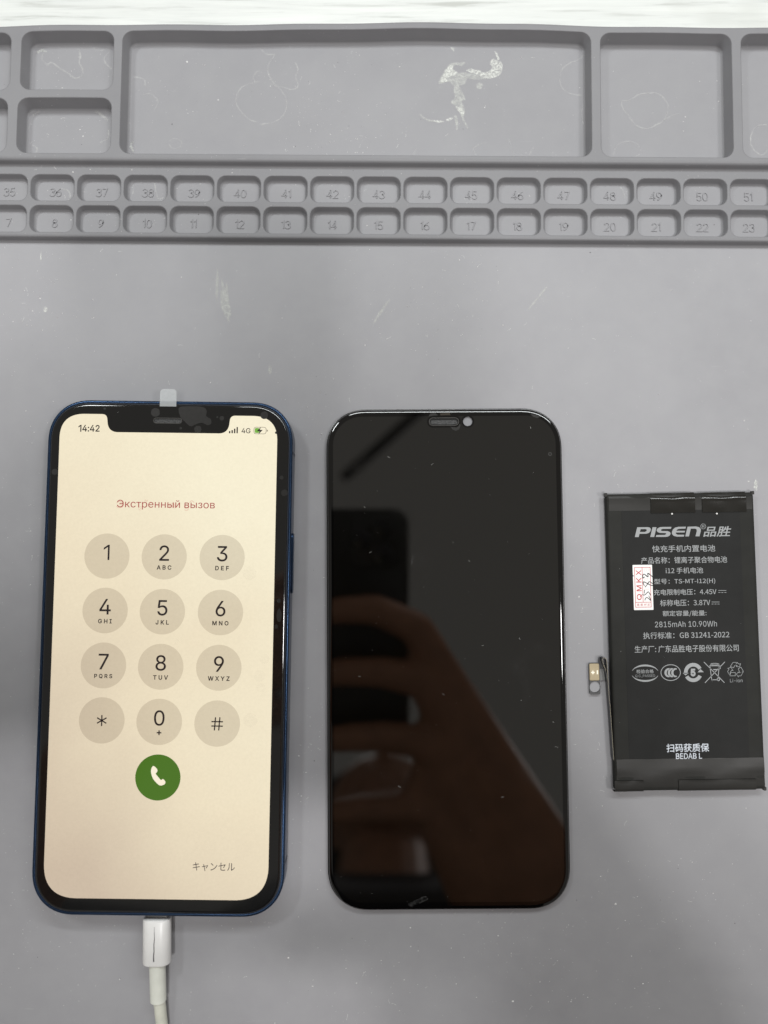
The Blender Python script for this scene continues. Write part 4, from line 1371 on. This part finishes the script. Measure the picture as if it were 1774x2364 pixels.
limb(hb, [(0, -276, 778, 9), (0, -254, 752, 13)])
for sx in (-1, 1):
    limb(hb, [(sx * 82, -352, 790, 9), (sx * 88, -362, 760, 8)])


def grow(mb, name, matn, voxel):
    """one continuous surface over the joined limbs"""
    ho = mb.build(name, matn)
    md = ho.modifiers.new('union', 'REMESH'); md.mode = 'VOXEL'; md.voxel_size = voxel; md.use_smooth_shade = True
    md = ho.modifiers.new('soften', 'SMOOTH'); md.factor = 0.5; md.iterations = 8
    dg = bpy.context.evaluated_depsgraph_get(); dg.update()
    me = bpy.data.meshes.new_from_object(ho.evaluated_get(dg))
    bpy.data.objects.remove(ho)
    o = bpy.data.objects.new(name, me); COL.objects.link(o)
    me.materials.clear(); me.materials.append(M[matn])
    me.polygons.foreach_set('use_smooth', [True] * len(me.polygons))
    return o


person = tag(grow(hb, 'person', 'skin', 0.0024), 'person gripping the picture-taking phone, hand mirrored in the dark display panel', 'person')
hb = MB()
for c in TORSO:
    limb(hb, [(x, y, z, r + 7) for x, y, z, r in c])
grow(hb, 'shirt', 'cloth', 0.006).parent = person
hb = MB()
limb(hb, [(0, -372, 822, 84), (0, -398, 780, 78)])
limb(hb, [(-40, -346, 850, 52), (40, -346, 850, 52)])
grow(hb, 'hair', 'cloth', 0.006).parent = person

# bar crossing over the bench, mirrored in the corner of the dark glass
P0, P1 = Vector((-61, 111, 900)), Vector((420, 538, 905))
dd = (P1 - P0).normalized(); sd = dd.cross(Vector((0, 0, 1))).normalized(); up = sd.cross(dd)
loops = []
for t, r in ((0, 4), (2, 8), (6, 8), (250, 8), (251, 10), (290, 10), (291, 8), ((P1 - P0).length, 8)):
    loops.append([tuple(P0 + dd * t + sd * r * math.cos(u) + up * r * math.sin(u)) for u in [2 * math.pi * i / 20 for i in range(20)]])
la = MB().loft(loops).build('overhead_bar', simple('dark_arm', (0.012, 0.014, 0.022, 1), 0.5), smooth=True)
tag(la, "dark bar above the bench, mirrored slanting across the dark panel's upper left corner", 'bar')

# =================================================================== DUST
def ground(x, y):
    """height of the mat under a point in the mat's own frame, None on walls"""
    if y < 94:
        return 0.0
    if 95.9 < y < 116.4:
        for k, row, x0, y0, y1 in CELLS:
            if x0 - 0.3 < x < x0 + 13.4 and y0 - 0.3 < y < y1 + 0.3:
                return 0.15 if x0 + 1.1 < x < x0 + 12 and y0 + 1.1 < y < y1 - 1.1 else None
        return ZS
    if y > 118.8:
        for x0, x1, y0, y1 in POCKETS:
            if x0 - 0.4 < x < x1 + 0.4 and y0 - 0.4 < y < y1 + 0.4:
                return 0.0 if x0 + 1.5 < x < x1 - 1.5 and y0 + 1.5 < y < y1 - 3.5 else None
        return ZT - 0.3 if y < 157.5 else None
    return None


def fleck(mb, x, y, z, r):
    n = random.choice((3, 4, 5)); a0 = random.uniform(0, 6.28)
    e = random.uniform(0.4, 1)
    pts = [(x + r * random.uniform(0.6, 1.2) * math.cos(a0 + 6.283 * i / n), y + e * r * random.uniform(0.6, 1.2) * math.sin(a0 + 6.283 * i / n), z) for i in range(n)]
    mb.add(pts + [(x, y, z + r * 0.8)], [(i, (i + 1) % n, n) for i in range(n)])


def fibre(mb, x, y, z, ln, w=0.05):
    a = random.uniform(0, 6.28); c = random.uniform(-1.2, 1.2); p = []
    for i in range(6):
        p.append((x, y)); x += ln / 5 * math.cos(a); y += ln / 5 * math.sin(a); a += c / 5
    v, f = ribbon(p, w); mb.add([(q[0], q[1], z) for q in v], f)


d1, d2 = MB(), MB()
things = [(BF, BW, BH), (DF, DW, DH), (PC, PW, PH)]


def covered(wx, wy, mrg=0.6):
    for fr, w, h in things:
        x, y = wx - fr.cx, wy - fr.cy; c, s = math.cos(-fr.r), math.sin(-fr.r)
        if abs(x * c - y * s) < w / 2 + mrg and abs(x * s + y * c) < h / 2 + mrg:
            return True
    return False


cl_pts = [(random.uniform(-118, 118), random.uniform(-130, 156)) for _ in range(38)]
cnt = 0
while cnt < 2000:
    if random.random() < 0.55:
        c = random.choice(cl_pts); x, y = c[0] + random.gauss(0, 9), c[1] + random.gauss(0, 9)
    else:
        x, y = random.uniform(-122, 122), random.uniform(-135, 160)
    c, s = math.cos(FM.r), math.sin(FM.r)
    g = ground(x, y)
    wx, wy = x * c - y * s, x * s + y * c
    if g is None or covered(wx, wy):
        continue
    cnt += 1
    r = min(0.36, 0.06 + random.expovariate(1 / 0.055))
    fleck(d2 if random.random() < 0.05 else d1, wx, wy, g + 0.01, r)
    if random.random() < 0.05:
        fibre(d1, wx, wy, g + 0.06, random.uniform(0.5, 1.6))
for fr, w, h, z, k in ((DF, DW, DH, ZD + 0.035, 110), (BF, BW, BH, ZL + 0.16, 26), (PC, PW, PH, BZ + 0.01, 26)):
    for _ in range(k):
        x, y = random.uniform(-w / 2 + 1.6, w / 2 - 1.6), random.uniform(-h / 2 + 1.6, h / 2 - 1.6)
        c, s = math.cos(fr.r), math.sin(fr.r); wx, wy = fr.cx + x * c - y * s, fr.cy + x * s + y * c
        if fr is PC and abs(x) < w / 2 - 5 and y < h / 2 - 8:
            continue
        fleck(d1, wx, wy, z, random.uniform(0.03, 0.085))
        if random.random() < 0.12:
            fibre(d1, wx, wy, z + 0.03, random.uniform(0.3, 0.9), 0.04)
for mb, mt, nm, lab in ((d1, 'dust', 'dust', 'fine white dust and lint scattered over mat and devices'), (d2, 'grit', 'grit', 'sparse dark grit specks scattered over the grey mat')):
    o = mb.build(nm, mt); o['kind'] = 'stuff'; o['label'] = lab; o['category'] = 'dust' if nm == 'dust' else 'grit'
